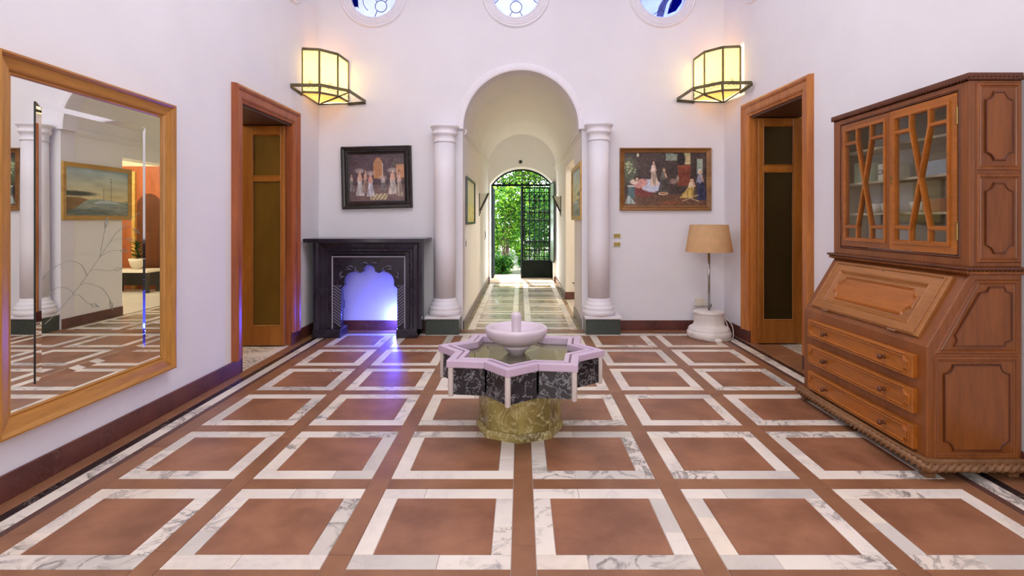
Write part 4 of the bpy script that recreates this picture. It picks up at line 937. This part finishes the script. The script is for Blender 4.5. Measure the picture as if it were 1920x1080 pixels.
# socket box on the wall behind the lamp
so_ = thing('wall_socket', 'old cream socket box on the wall behind the floor lamp', 'socket', (2.11, YB, 0.28))
MB().box(2.05, 2.16, YB-0.06, YB, 0.285, 0.375).build('body', 'pot', so_, 0.01); MB().box(2.03, 2.065, YB-0.05, YB-0.01, 0.29, 0.33).build('knockout', 'lampmarble', so_, 0.004)
MB().box(2.13, 2.19, YB-0.10, YB-0.06, 0.30, 0.345).build('plug', 'cordwhite', so_, 0.006)
def switch(name, x0, x1, y0, y1, label, parts=2, cat='switch'):
    a, b_ = px(x0, y1, YB-0.005), px(x1, y0, YB-0.005)
    t = thing(name, label, cat, ((a[0]+b_[0])/2, YB, a[2])); MB().box(a[0]-0.006, b_[0]+0.006, YB-0.009, YB, a[2]-0.006, b_[2]+0.006).build('plate', 'switch_white', t, 0.002)
    w_ = (b_[0]-a[0])/parts
    for i in range(parts): MB().box(a[0]+w_*i+0.001, a[0]+w_*(i+1)-0.001, YB-0.014, YB-0.009, a[2]+0.004, b_[2]-0.004).build('rocker', 'switch_gold', t, 0.001)
switch('light_switch', 1151, 1163, 438, 446, 'upper brass light switch beside the right column')
switch('light_switch', 1151, 1163, 454, 462, 'lower brass light switch beside the right column')
a = px(641.5, 570, YB)
t = thing('wall_socket', 'black and white socket on the wall inside the fireplace', 'socket', (a[0], YB, 0.25))
MB().box(a[0]-0.03, a[0]+0.03, YB-0.008, YB, 0.262, 0.352).build('plate', 'dark_plastic', t, 0.002); MB().box(a[0]-0.006, a[0]+0.024, YB-0.012, YB-0.008, 0.272, 0.342).build('insert', 'switch_white', t)

# ================================================================== SECRETARY DESK
DY0, DY1, DXF, DXU, DXB = 2.76, 3.955, 2.05, 2.265, 2.53
dk = thing('secretary_desk', 'tall wooden secretary with slanted lid, drawers and glazed doors on the right', 'cabinet', (2.3, 3.36, 0))
prof = [(DXF, 0.095), (DXF, 0.655), (DXU+0.005, 1.025), (DXB, 1.025), (DXB, 0.095)]
XZn = lambda Y: ((0, Y, 0), (1, 0, 0), (0, 0, 1), (0, -1, 0))
MB().plate(prof, [], XZn(DY0), DY1-DY0).build('lower_carcass', 'cabinet', dk, 0.004)
# base with carved rope edge and feet
MB().box(DXF-0.03, DXB, DY0-0.03, DY1+0.03, 0.07, 0.097).build('base_board', 'carved', dk, 0.006)
MB().rope((DXF-0.03, DY0-0.03, 0.062), (DXF-0.03, DY1+0.03, 0.060), 0.027, 0.040).build('rope_moulding', 'carved', dk)
MB().rope((DXF-0.03, DY0-0.03, 0.062), (DXB, DY0-0.03, 0.060), 0.027, 0.040).build('rope_moulding', 'carved', dk)
for x, y in ((DXF+0.01, DY0+0.01), (DXF+0.01, DY1-0.01), (DXB-0.05, DY0+0.01), (DXB-0.05, DY1-0.01)):
    MB().lathe([(0.030, 0.0), (0.036, 0.006), (0.036, 0.02), (0.046, 0.03), (0.056, 0.05), (0.05, 0.07)], (x, y, 0), 4, PI/4).build('foot', 'carved', dk, 0.004)
YZd = lambda X: ((X, 0, 0), (0, 1, 0), (0, 0, 1), (-1, 0, 0))
bead = [(0.0, 0.0), (0.001, 0.005), (0.005, 0.008), (0.009, 0.005), (0.010, 0.0)]
bead2 = [(0.0, 0.0), (0.0, 0.005), (0.004, 0.008), (0.008, 0.004), (0.012, 0.007), (0.016, 0.0)]
for i, (z0, z1) in enumerate(((0.478, 0.600), (0.296, 0.424), (0.112, 0.236))):
    d = MB().box(DXF-0.026, DXF+0.01, 2.825, 3.86, z0, z1).build('drawer', 'cabinet_h', dk, 0.004)
    MB().sweep(notched(2.855, 3.83, z0+0.014, z1-0.014, 0.026, 5, 0.008), bead, YZd(DXF-0.026)).build('bead_moulding', 'cabinet_h', d)
    MB().sweep(notched(2.87, 3.815, z0+0.026, z1-0.026, 0.024, 5), bead, YZd(DXF-0.026)).build('bead_moulding', 'cabinet_h', d)
    for y in (3.04, 3.62):
        kz = (z0+z1)/2; kb = MB(); vs = []; pr = [(0.011, 0.0), (0.012, 0.004), (0.007, 0.010), (0.007, 0.016), (0.014, 0.022), (0.016, 0.03), (0.013, 0.037), (0.006, 0.040)]
        for j in range(16):
            a = 2*PI*j/16; vs += [(DXF-0.026-h_, y+r*math.cos(a), kz+r*math.sin(a)) for r, h_ in pr]
        q = len(pr); kb.add(vs, [(j*q+m_, ((j+1) % 16)*q+m_, ((j+1) % 16)*q+m_+1, j*q+m_+1) for j in range(16) for m_ in range(q-1)]+[tuple(j*q+q-1 for j in range(16))], True)
        kb.build('knob', 'cabinet_dark', d)
# slanted lid
sv = Vector((DXU+0.005-DXF, 0, 1.025-0.655)); SL = sv.length; sv.normalize(); sn = Vector((-sv.z, 0, sv.x))
LF = lambda h_: (Vector((DXF, 0, 0.655))+sn*h_, (0, 1, 0), sv, sn)
lid = MB().plate(rect(2.835, 3.88, 0.035, SL-0.03), [rect(2.955, 3.765, 0.10, SL-0.10)], LF(0.016), 0.018).build('writing_lid', 'cabinet_lid', dk, 0.003)
MB().plate(rect(2.95, 3.77, 0.095, SL-0.095), [], LF(0.005), 0.004).build('lid_panel', 'cabinet_lid', lid)
MB().sweep(rect(2.955, 3.765, 0.10, SL-0.10), [(-0.016, 0.005), (-0.012, 0.009), (-0.008, 0.007), (-0.003, 0.014), (0.004, 0.020), (0.010, 0.016)], LF(0.0)).build('panel_moulding', 'cabinet_lid', lid)
MB().sweep(rect(2.875, 3.845, 0.05, SL-0.05), bead, LF(0.016)).build('bead_moulding', 'cabinet_lid', lid)
MB().sweep(notched(3.0, 3.72, 0.145, SL-0.145, 0.04, 6, 0.01), bead2, LF(0.005)).build('panel_moulding', 'cabinet_h', lid)
MB().plate(notched(3.0, 3.72, 0.145, SL-0.145, 0.04, 6, 0.01), [], LF(0.008), 0.003).build('raised_field', 'cabinet_h', lid)
MB().plate(circ(3.36, SL-0.055, 0.006, 12), [], LF(0.0165), 0.001).build('keyhole', 'dark_plastic', lid)
for y in (3.03, 3.69): MB().plate(rect(y-0.035, y+0.035, 0.028, 0.042), [], LF(0.0175), 0.002).build('hinge', 'carved', lid)
# waist moulding
MB().box(DXU-0.035, DXB, DY0-0.03, DY1+0.03, 1.046, 1.062).build('waist_board', 'cabinet_dark', dk, 0.004)
MB().box(DXU-0.012, DXB, DY0-0.012, DY1+0.012, 1.022, 1.047).build('waist_fillet', 'cabinet', dk, 0.003)
MB().rope((DXU-0.018, DY0-0.018, 1.034), (DXU-0.018, DY1+0.018, 1.034), 0.012, 0.022).build('rope_moulding', 'cabinet', dk); MB().rope((DXU-0.018, DY0-0.018, 1.034), (DXB, DY0-0.018, 1.034), 0.012, 0.022).build('rope_moulding', 'cabinet', dk)
# near side panels (facing the camera)
sidefr = XZn(DY0)
def field(poly, inner_, nm='side_panel'):
    MB().sweep(poly, [(-0.014, 0.001), (-0.010, 0.004), (-0.006, 0.002), (-0.002, 0.008), (0.006, 0.008), (0.010, 0.004), (0.012, 0.0)], sidefr).build('panel_moulding', 'cabinet', dk)
    p = MB().plate(inner_, [], ((0, DY0-0.006, 0), *sidefr[1:]), 0.006).build(nm, 'cabinet', dk, 0.003)
    MB().sweep(inner_, [(-0.006, 0.0), (-0.004, 0.004), (0.001, 0.004), (0.003, -0.004)], ((0, DY0-0.006, 0), *sidefr[1:])).build('bead_moulding', 'cabinet_dark', p)
field(rect(2.097, 2.502, 0.105, 0.597), notched(2.135, 2.465, 0.135, 0.567, 0.045, 6))
tp = [(2.108, 0.634), (2.502, 0.634), (2.502, 0.985), (2.305, 0.985)]
field(tp, [(2.185, 0.66), (2.44, 0.66), (2.445, 0.68), (2.475, 0.69), (2.475, 0.93), (2.445, 0.94), (2.44, 0.96), (2.365, 0.96), (2.35, 0.935), (2.315, 0.93), (2.19, 0.715), (2.20, 0.69)])
# upper case
def bx(nm, *a, m_='cabinet', bv=0.003): return MB().box(*a).build(nm, m_, dk, bv)
UZ0, UZ1 = 1.062, 2.02
bx('side_board', DXU+0.02, DXB, DY0, DY0+0.02, UZ0, UZ1); bx('side_board', DXU+0.02, DXB, DY1-0.02, DY1, UZ0, UZ1)
bx('back_board', DXB-0.012, DXB, DY0+0.02, DY1-0.02, UZ0, UZ1, m_='cabinet_in'); bx('bottom_board', DXU+0.02, DXB-0.012, DY0+0.02, DY1-0.02, UZ0, UZ0+0.02, m_='cabinet_in'); bx('top_board', DXU+0.0, DXB, DY0, DY1, UZ1-0.02, UZ1)
for z in (1.345, 1.555, 1.775): bx('shelf', DXU+0.06, DXB-0.012, DY0+0.021, DY1-0.021, z-0.016, z, m_='cabinet_in')
MB().plate(rect(DY0, DY1, UZ0, UZ1-0.001), [rect(2.826, 3.862, 1.112, 1.966)], YZd(DXU), 0.022).build('face_frame', 'cabinet', dk, 0.002)
MB().sweep(rect(2.826, 3.862, 1.112, 1.966), [(0.0, -0.01), (0.0, 0.004), (0.006, 0.006), (0.012, 0.0)], YZd(DXU)).build('bead_moulding', 'cabinet_dark', dk)
MB().box(DXU-0.014, DXB, DY0-0.014, DY1+0.014, UZ1, UZ1+0.022).build('cornice', 'cabinet_dark', dk, 0.004)
MB().rope((DXU-0.008, DY0-0.008, UZ1-0.006), (DXU-0.008, DY1+0.008, UZ1-0.006), 0.011, 0.022).build('rope_moulding', 'cabinet_dark', dk); MB().rope((DXU-0.008, DY0-0.008, UZ1-0.006), (DXB, DY0-0.008, UZ1-0.006), 0.011, 0.022).build('rope_moulding', 'cabinet_dark', dk)
field(rect(2.312, 2.512, 1.562, 1.982), notched(2.345, 2.482, 1.60, 1.945, 0.032, 5, 0.008)); field(rect(2.312, 2.512, 1.094, 1.52), notched(2.345, 2.482, 1.13, 1.485, 0.032, 5, 0.008))
for ya, yb, lock in ((2.832, 3.352, True), (3.354, 3.856, False)):
    z0, z1 = 1.118, 1.960; L_, R_, B_, T_ = ya+0.055, yb-0.048, z0+0.05, z1-0.042
    if not lock: L_, R_ = ya+0.040, yb-0.05
    w3 = (R_-L_)/3; v0, v1 = L_+w3*0.97, R_-w3*0.97; h0, h1 = B_+0.085, T_-0.095; mc, zc = (v0+v1)/2, (h0+h1)/2
    cells = [[(L_, B_), (v0, B_), (v0, h0), (L_, h0)], [(v1, B_), (R_, B_), (R_, h0), (v1, h0)], [(L_, h1), (v0, h1), (v0, T_), (L_, T_)], [(v1, h1), (R_, h1), (R_, T_), (v1, T_)],
             [(v0, B_), (v1, B_), (v1, h0), (mc, zc), (v0, h0)], [(v0, T_), (v0, h1), (mc, zc), (v1, h1), (v1, T_)], [(L_, h0), (v0, h0), (mc, zc), (v0, h1), (L_, h1)], [(R_, h0), (R_, h1), (v1, h1), (mc, zc), (v1, h0)]]
    d = MB().plate(rect(ya, yb, z0, z1), [inset(c, 0.0125) for c in cells], YZd(DXU-0.004), 0.02).build('door', 'cabinet_h' if lock else 'cabinet', dk)
    MB().plate(rect(L_-0.012, R_+0.012, B_-0.012, T_+0.012), [inset(c, 0.007) for c in cells], YZd(DXU-0.011), 0.0075).build('glazing_bars', 'cabinet_h', d)
    for c in cells: MB().plate(inset(c, 0.010), [], YZd(DXU+0.004), 0.003).build('pane', 'glass', d)
    hy = ya-0.003 if lock else yb+0.003
    for z in (z0+0.12, z1-0.12): MB().lathe([(0.006, -0.045), (0.006, 0.045)], (DXU-0.006, hy, z), 10).lathe([(0.003, 0.045), (0.005, 0.05), (0.001, 0.056)], (DXU-0.006, hy, z), 8).build('hinge', 'brass' if lock else 'cabinet_dark', d)
    if lock:
        e = MB().plate([(yb-0.022+0.011*math.cos(a)*(1-0.25*math.cos(2*a)), 1.545+0.026*math.sin(a)) for a in [2*PI*k_/24 for k_ in range(24)]], [], YZd(DXU-0.007), 0.003).build('escutcheon', 'brass', d)
        MB().plate(circ(yb-0.022, 1.549, 0.0045, 10), [], YZd(DXU-0.0075), 0.0005).build('keyhole', 'dark_plastic', d)
# things kept on the shelves
def item_box(label, cat, name, y0, y1, z0, z1, mt, d0=0.10, dep=0.13, lid=None):
    m_ = MB().box(DXU+d0, DXU+d0+dep, y0, y1, z0, z1); return lonely(m_, name, mt, label, cat, bevel=0.003)
item_box('pale green book standing in the far door of the secretary', 'book', 'book', 3.80, 3.88, 1.556, 1.70, 'item0')
wb = item_box('white box with dark letters on the middle shelf of the secretary', 'box', 'box', 3.50, 3.62, 1.556, 1.665, 'item5')
tc = bpy.data.curves.new('print', 'FONT'); tc.body = 'DDC'; tc.size = 0.05; tc.extrude = 0.0005; tc.align_x = 'CENTER'; tc.materials.append(MATS['dark_plastic'])
tmp = bpy.data.objects.new('print', tc); COL.objects.link(tmp); bpy.context.view_layer.update(); tm = bpy.data.meshes.new_from_object(tmp.evaluated_get(bpy.context.evaluated_depsgraph_get())); bpy.data.objects.remove(tmp); to = bpy.data.objects.new('print', tm); COL.objects.link(to); to.parent = wb; to.location = (-0.0656, 0, 0.04); to.rotation_euler = (PI/2, 0, -PI/2)
item_box('grey box lying behind the crossed glazing of the secretary', 'box', 'box', 3.04, 3.20, 1.556, 1.64, 'item2')
item_box('dark case on the middle shelf at the near end', 'case', 'case', 2.86, 2.98, 1.556, 1.66, 'item3')
item_box('cream carton on top of the dark case shelf of the secretary', 'box', 'carton', 2.90, 3.01, 1.776, 1.85, 'item5')
item_box('brown parcel on the lowest shelf of the secretary', 'parcel', 'parcel', 3.05, 3.22, 1.346, 1.42, 'item4')
item_box('dark round-edged tin on the bottom of the secretary', 'tin', 'tin', 2.88, 2.98, 1.083, 1.14, 'item3')
for y, z, lb in ((3.70, 1.346, 'clear glass jar on the lower shelf behind the far door'), (3.58, 1.346, 'white cup on the lower shelf behind the far door'), (3.29, 1.346, 'white bowl on the lower shelf behind the near door')):
    mt = 'item1' if 'jar' in lb else 'item5'; r = 0.04 if 'bowl' not in lb else 0.055
    lonely(MB().lathe([(0.6*r, 0), (r, 0.012), (1.05*r, 0.06), (0.95*r, 0.062), (0.9*r, 0.02), (0, 0.014)], (DXU+0.14, y, z), 24), lb.split(' on ')[0].split()[-1], mt, lb, lb.split(' on ')[0].split()[-1])

# ================================================================== HALLWAY FITTINGS
def wedge(sx, xw, Y, label):
    t = thing('wall_sconce', label, 'sconce', (xw, Y, 1.40), 'wedge sconces in the hallway')
    x1 = xw+sx*0.15
    MB().box(xw, xw+sx*0.012, Y-0.012, Y+0.012, 1.36, 1.735).build('back_bar', 'iron', t); MB().bar((xw+sx*0.01, Y, 1.45), (x1, Y, 1.74), 0.014, 0.014).build('front_bar', 'iron', t)
    q = [(xw+sx*0.012, 1.47), (x1-sx*0.012, 1.725), (xw+sx*0.012, 1.725)]
    MB().plate(q, [], XZ(Y-0.002), 0.004).build('glass_side', 'wedgeglass', t); MB().plate(q, [], XZ(Y+0.22), 0.004).build('glass_side', 'wedgeglass', t)
    MB().box(xw, xw+sx*0.012, Y+0.21, Y+0.23, 1.40, 1.735).build('back_bar', 'iron', t); MB().bar((xw+sx*0.01, Y+0.22, 1.45), (x1, Y+0.22, 1.74), 0.014, 0.014).build('front_bar', 'iron', t)
    MB().bar((x1, Y, 1.735), (x1, Y+0.22, 1.735), 0.012, 0.012).build('top_rail', 'iron', t)
wedge(1, HL, 8.95, 'iron wedge sconce on the left hallway wall'); wedge(-1, HR, 9.95, 'iron wedge sconce on the right hallway wall')
def hall_plate(x, Y, z, hw, hh, label, mt='switch_white'):
    t = thing('hallway_switch', label, 'switch', (x, Y, z-hh)); MB().box(x, x+0.012, Y-hw, Y+hw, z-hh, z+hh).build('plate', mt, t, 0.002)
    MB().box(x+0.012, x+0.017, Y-hw*0.5, Y+hw*0.5, z-hh*0.6, z+hh*0.6).build('rocker', 'iron', t, 0.001)
hall_plate(HL, 6.70, 1.005, 0.035, 0.055, 'white switch low on the left hallway wall under the narrow-framed painting'); hall_plate(HL, 10.4, 1.01, 0.04, 0.09, 'small switch plate on the left hallway wall near the garden door')
t = thing('security_camera', 'small dark camera on the end wall above the garden door', 'camera', (-0.01, HE, 2.50))
m_ = MB(); vs = []
def ylathe(m_, prof, c, seg=20):
    vs = [(c[0]+r*math.cos(2*PI*i/seg), c[1]-h_, c[2]+r*math.sin(2*PI*i/seg)) for i in range(seg) for r, h_ in prof]; k_ = len(prof)
    return m_.add(vs, [(i*k_+j, ((i+1) % seg)*k_+j, ((i+1) % seg)*k_+j+1, i*k_+j+1) for i in range(seg) for j in range(k_-1)]+[tuple(i*k_+k_-1 for i in range(seg))], True)
ylathe(MB(), [(0.055, 0), (0.055, 0.02), (0.045, 0.03)], (-0.01, HE, 2.51)).build('mount', 'switch_white', t); ylathe(MB(), [(0.034, 0.03), (0.034, 0.06), (0.02, 0.075), (0.004, 0.08)], (-0.01, HE, 2.51)).build('lens', 'dark_plastic', t)
t = thing('wall_tap', 'small metal tap low on the reveal of the hallway side doorway', 'tap', (HR+0.14, DH1, 0.22))
ylathe(MB(), [(0.012, 0), (0.012, 0.06), (0.008, 0.065)], (HR+0.14, DH1, 0.26)).build('valve', 'iron', t); MB().bar((HR+0.10, DH1-0.05, 0.275), (HR+0.18, DH1-0.05, 0.275), 0.01, 0.012).build('handle', 'iron', t); MB().tube([(HR+0.14, DH1-0.055, 0.26), (HR+0.14, DH1-0.07, 0.23)], 0.008, 8).build('nozzle', 'iron', t)

# garden gate: arched transom, closed right leaf, left leaf folded out, glazed shutter folded in
GY = 12.0
g = thing('garden_gate', 'dark green wrought-iron gate with scrollwork and arched transom, one leaf open', 'gate', (ec, GY, 0))
def gb(nm, p, q, w_=0.02): MB().bar((p[0], GY, p[1]), (q[0], GY, q[1]), w_, w_).build(nm, 'gateblack', g)
zt = 2.06
gb('frame_post', (ea+0.012, 0), (ea+0.012, zt+0.02), 0.03); gb('frame_post', (eb-0.012, 0), (eb-0.012, zt+0.02), 0.03); gb('transom_bar', (ea, zt), (eb, zt), 0.045)
MB().tube([(p[0], GY, p[1]-0.015) for p in earc], 0.02, 8).build('transom_arch', 'gateblack', g)
def ztop(x): return ez+math.sqrt(max(er*er-(x-ec)**2, 0))-0.02
def scroll(x, z, r, sgn, flip=1):
    pts = [(x+sgn*(r*(1-0.045*k_))*math.cos(k_*0.45+0.5), GY, z+flip*(r*(1-0.045*k_))*math.sin(k_*0.45+0.5)) for k_ in range(18)]
    MB().tube(pts, 0.0075, 5).build('scroll', 'gateblack', g)
n_ = 10
for i in range(1, n_):
    x = ea+(eb-ea)*i/n_
    if ztop(x)-zt > 0.05: gb('transom_rod', (x, zt), (x, ztop(x)), 0.012)
for i in range(n_):
    x = ea+(eb-ea)*(i+0.5)/n_; hgt = ztop(x)-zt
    if hgt > 0.12:
        for sgn in (1, -1): scroll(x+sgn*0.028, zt+hgt*0.62, 0.026, sgn); MB().tube([(x-sgn*0.06, GY, zt+0.02), (x, GY, zt+0.02+min(0.10, hgt*0.35))], 0.010, 5).build('chevron', 'gateblack', g)
mx = ec-0.015                                     # meeting stile, right leaf closed
gb('leaf_stile', (mx+0.02, 0.02), (mx+0.02, zt-0.03), 0.045); gb('leaf_stile', (eb-0.04, 0.02), (eb-0.04, zt-0.03), 0.03); gb('leaf_rail', (mx, zt-0.06), (eb-0.03, zt-0.06), 0.03); gb('leaf_rail', (mx, zt-0.16), (eb-0.03, zt-0.16), 0.018); gb('leaf_rail', (mx, 0.40), (eb-0.03, 0.40), 0.03); gb('leaf_rail', (mx, 0.50), (eb-0.03, 0.50), 0.016)
MB().box(mx, eb-0.025, GY-0.012, GY+0.012, 0.015, 0.39).build('kick_panel', 'gateblack', g, 0.004); MB().box(mx+0.02, mx+0.075, GY-0.03, GY+0.02, 0.88, 1.08).build('lock_box', 'gateblack', g, 0.004)
xs = [mx+0.075+(eb-0.06-mx-0.09)*i/5 for i in range(6)]
for x in xs: gb('leaf_rod', (x, 0.40), (x, zt-0.06), 0.018)
for i in range(5):
    x = (xs[i]+xs[i+1])/2; w_ = (xs[1]-xs[0])/2
    for sgn in (1, -1):
        MB().tube([(x-sgn*w_, GY, zt-0.28), (x, GY, zt-0.18)], 0.010, 5).build('chevron', 'gateblack', g)
        for z in (zt-0.34, 1.46, 1.28, 0.82, 0.64): scroll(x+sgn*0.024, z, 0.024, sgn, 1 if z > 1.0 else -1)
    MB().tube([(x, GY, 0.5), (x, GY, 1.6)], 0.0045, 5).build('leaf_rod', 'gateblack', g)
    for z in (0.44, 0.56): MB().tube([(x+0.02*math.cos(a), GY, z+0.02*math.sin(a)) for a in [2*PI*k_/10 for k_ in range(10)]], 0.005, 5, True).build('ring', 'gateblack', g)
for side, x in ((0, mx+0.055), (1, eb-0.06)):
    for k_ in range(17): scroll(x, 0.58+k_*0.082, 0.014, 1 if k_ % 2 else -1)
ol = [(ea+0.03, GY+0.02), (ea+0.03, GY+0.66)]      # open left leaf, seen edge on
for z in (0.03, 0.4, zt-0.06, zt-0.16): MB().bar((*ol[0], z), (*ol[1], z), 0.025, 0.03).build('leaf_rail', 'gateblack', g)
for i in range(7): y = GY+0.03+0.62*i/6; MB().bar((ea+0.03, y, 0.02), (ea+0.03, y, zt-0.04), 0.014 if 0 < i < 6 else 0.03, 0.014 if 0 < i < 6 else 0.03).build('leaf_rod', 'gateblack', g)
MB().box(ea+0.02, ea+0.04, GY+0.02, GY+0.65, 0.03, 0.4).build('kick_panel', 'gateblack', g)
t = thing('glazed_shutter', 'grey-green glazed shutter folded inward at the right of the garden gate', 'shutter', (eb, 11.6, 0.4))
MB().bar((eb-0.05, 11.95, 1.25), (eb-0.004, 11.32, 1.25), 0.006, 1.70).build('pane', 'paleglass_shutter', t)
for z in (0.42, 2.08): MB().bar((eb-0.052, 11.95, z), (eb-0.006, 11.32, z), 0.018, 0.025).build('rail', 'gateblack', t)
for p in ((eb-0.052, 11.95), (eb-0.006, 11.32)): MB().box(p[0]-0.009, p[0]+0.009, p[1]-0.012, p[1]+0.012, 0.41, 2.09).build('stile', 'gateblack', t)
MB().box(eb-0.02, eb-0.002, 11.295, 11.31, 0.95, 1.12).build('handle', 'gateblack', t)

# ---- things in the side room (seen in the mirror)
w3 = thing('door_3', 'brown wooden door with dark arch in the side room', 'door', (2.3, 10.24, 0), kind='structure')
MB().box(1.75, 2.95, 10.22, 10.29, 0.0, 2.3).build('door_board', 'doorframe', w3, 0.004)
MB().plate([(1.98, 0.3), (2.46, 0.3), (2.46, 1.55)]+arc(2.22, 1.55, 0.24, 0, PI, 14)+[(1.98, 0.3)][:0]+[(1.98, 1.55)][:0], [], XZ(10.215), 0.02).build('arch_panel', 'cabinet_dark', w3)
MB().box(2.47, 2.53, 10.17, 10.22, 0.0, 2.2).build('post', 'paintgold_side', w3, 0.004)
b3 = thing('bench', 'low dark bench with a white top in the side room', 'bench', (2.25, 9.85, 0))
MB().box(1.85, 2.65, 9.65, 10.05, 0.36, 0.41).build('top', 'item5', b3, 0.006)
for x in (1.9, 2.6):
    for y in (9.7, 10.0): MB().box(x-0.03, x+0.03, y-0.03, y+0.03, 0, 0.36).build('leg', 'dark_plastic', b3)
MB().box(1.9, 2.6, 9.98, 10.02, 0.1, 0.34).build('apron', 'dark_plastic', b3)
pt = thing('planter', 'white urn planter standing on the bench in the side room', 'planter', (2.2, 9.85, 0.41))
MB().lathe([(0.06, 0.41), (0.07, 0.43), (0.10, 0.47), (0.125, 0.56), (0.135, 0.60), (0.12, 0.60), (0.0, 0.57)], (2.2, 9.85, 0), 28).build('pot', 'pot', pt)
lf = MB()
for i in range(60):
    a = random.uniform(0, 2*PI); r = random.uniform(0.02, 0.14); z = random.uniform(0.62, 0.9); p = Vector((2.2+r*math.cos(a), 9.85+r*math.sin(a), z)); d = Vector((math.cos(a), math.sin(a), 0.6)); s_ = Vector((-math.sin(a), math.cos(a), 0))
    lf.add([p-d*0.04, p+s_*0.018, p+d*0.05, p-s_*0.018], [(0, 1, 2, 3)])
lf.build('foliage', 'leaf_dark', pt, fix=False)
MB().tube([(2.2, 9.85, 0.57), (2.19, 9.85, 0.75), (2.21, 9.86, 0.88)], 0.008, 6).build('stem', 'bark', pt)

# ================================================================== GARDEN
gr = MB().box(-14, 14, 12.65, 32, -0.3, -0.02); tag(gr.build('ground', 'soil'), 'dry earth of the garden beyond the gate', 'ground', kind='structure')
LEAF = {}
def plant(name, label, x, y, h, r, n, mats, group, stems, zb=0.0, lsz=0.05, cat='shrub', seed=1):
    rng = random.Random(seed); t = thing(name, label, cat, (x, y, -0.02), group)
    per = {m_: MB() for m_ in mats}
    cl = [(rng.uniform(-1, 1)*r*0.75, rng.uniform(-1, 1)*r*0.75, zb+(h-zb)*rng.random()**0.8, rng.uniform(0.12, 0.30)*r) for _ in range(34)]
    for i in range(n):
        c = cl[rng.randrange(len(cl))]; p = Vector((x+c[0]+rng.gauss(0, c[3]), y+c[1]+rng.gauss(0, c[3]), max(0.05, c[2]+rng.gauss(0, c[3])))); d = Vector((rng.gauss(0, 1), rng.gauss(0, 1), rng.gauss(-0.1, 0.6))).normalized(); s_ = d.cross(Vector((rng.gauss(0, 0.4), rng.gauss(0, 0.4), 1))).normalized(); L = lsz*rng.uniform(0.7, 1.4)
        per[rng.choice(mats)].add([p, p+d*L*0.5+s_*L*0.28, p+d*L*1.1, p+d*L*0.5-s_*L*0.28], [(0, 1, 2, 3)])
    for m_ in mats:
        if per[m_].f: per[m_].build('foliage', m_, t, fix=False)
    for k_ in range(stems):
        a = 2*PI*k_/stems+rng.random(); e = (x+r*0.5*math.cos(a), y+r*0.5*math.sin(a), h*rng.uniform(0.6, 0.9))
        MB().tube(smooth([(x+0.05*math.cos(a), y+0.05*math.sin(a), -0.03), (x+0.3*(e[0]-x)+0.03, y+0.3*(e[1]-y), e[2]*0.4), (x+0.6*(e[0]-x), y+0.7*(e[1]-y), e[2]*0.7), e], 3), [0.022-0.0016*i for i in range(10)], 6).build('stem', 'bark', t)
    return t
G1 = 'shrubs beyond the garden gate'
plant('garden_shrub', 'leafy green shrub framed in the open half of the gate', -0.42, 14.1, 2.15, 0.55, 6500, ['leaf_mid', 'leaf_dark', 'leaf_light'], G1, 6, 0.35, 0.075, seed=2)
plant('garden_shrub', 'dark shrub seen through the bars of the closed gate leaf', 0.95, 14.9, 1.95, 0.6, 6000, ['leaf_dark', 'leaf_mid'], G1, 5, 0.25, 0.075, seed=3)
plant('garden_shrub', 'tall dark shrub in the middle of the garden view', 0.45, 16.4, 2.3, 0.5, 6500, ['leaf_dark', 'leaf_mid'], G1, 6, 0.02, 0.09, seed=6)
plant('garden_shrub', 'bright shrub filling the left of the garden view', -1.3, 16.4, 2.4, 0.5, 6500, ['leaf_mid', 'leaf_light'], G1, 6, 0.02, 0.09, seed=7)
plant('garden_shrub', 'leafy shrub at the right behind the gate bars', 2.2, 16.4, 2.4, 0.5, 6000, ['leaf_mid', 'leaf_light'], G1, 6, 0.02, 0.09, seed=8)
plant('garden_shrub', 'low dark plant at the foot of the open gate', -0.45, 13.1, 0.36, 0.26, 2000, ['leaf_dark', 'leaf_mid'], G1, 4, 0.02, 0.07, seed=4)
plant('garden_shrub', 'low plant in the middle of the garden behind the gate stile', 0.03, 15.3, 0.6, 0.10, 1200, ['leaf_dark', 'leaf_mid'], G1, 4, 0.02, 0.08, seed=9)
plant('garden_shrub', 'low plant at the foot of the closed gate leaf', 0.55, 13.3, 0.45, 0.28, 1800, ['leaf_dark', 'leaf_mid'], G1, 4, 0.02, 0.07, seed=5)
for i, (x, y, h, r) in enumerate(((-2.3, 18.9, 3.8, 0.74), (0.2, 18.9, 4.1, 0.74), (2.7, 18.9, 3.8, 0.74))):
    plant('garden_tree', ['bright leafy tree at the left of the garden view', 'bright leafy tree in the middle of the garden view', 'bright leafy tree at the right of the garden view'][i], x, y, h, r, 11000, ['leaf_light', 'leaf_mid', 'leaf_light'], 'trees in the garden', 5, 0.4, 0.11, 'tree', 10+i)
for i, (x, y) in enumerate(((-4.5, 22.3), (-1.2, 22.3), (2.1, 22.3), (5.4, 22.3))):
    plant('garden_tree', ['far tree at the left edge of the garden', 'far tree left of the garden centre', 'far tree right of the garden centre', 'far tree at the right edge of the garden'][i], x, y, 5.4, 0.95, 11000, ['leaf_light', 'leaf_mid'], 'trees in the garden', 4, 0.3, 0.16, 'tree', 20+i)
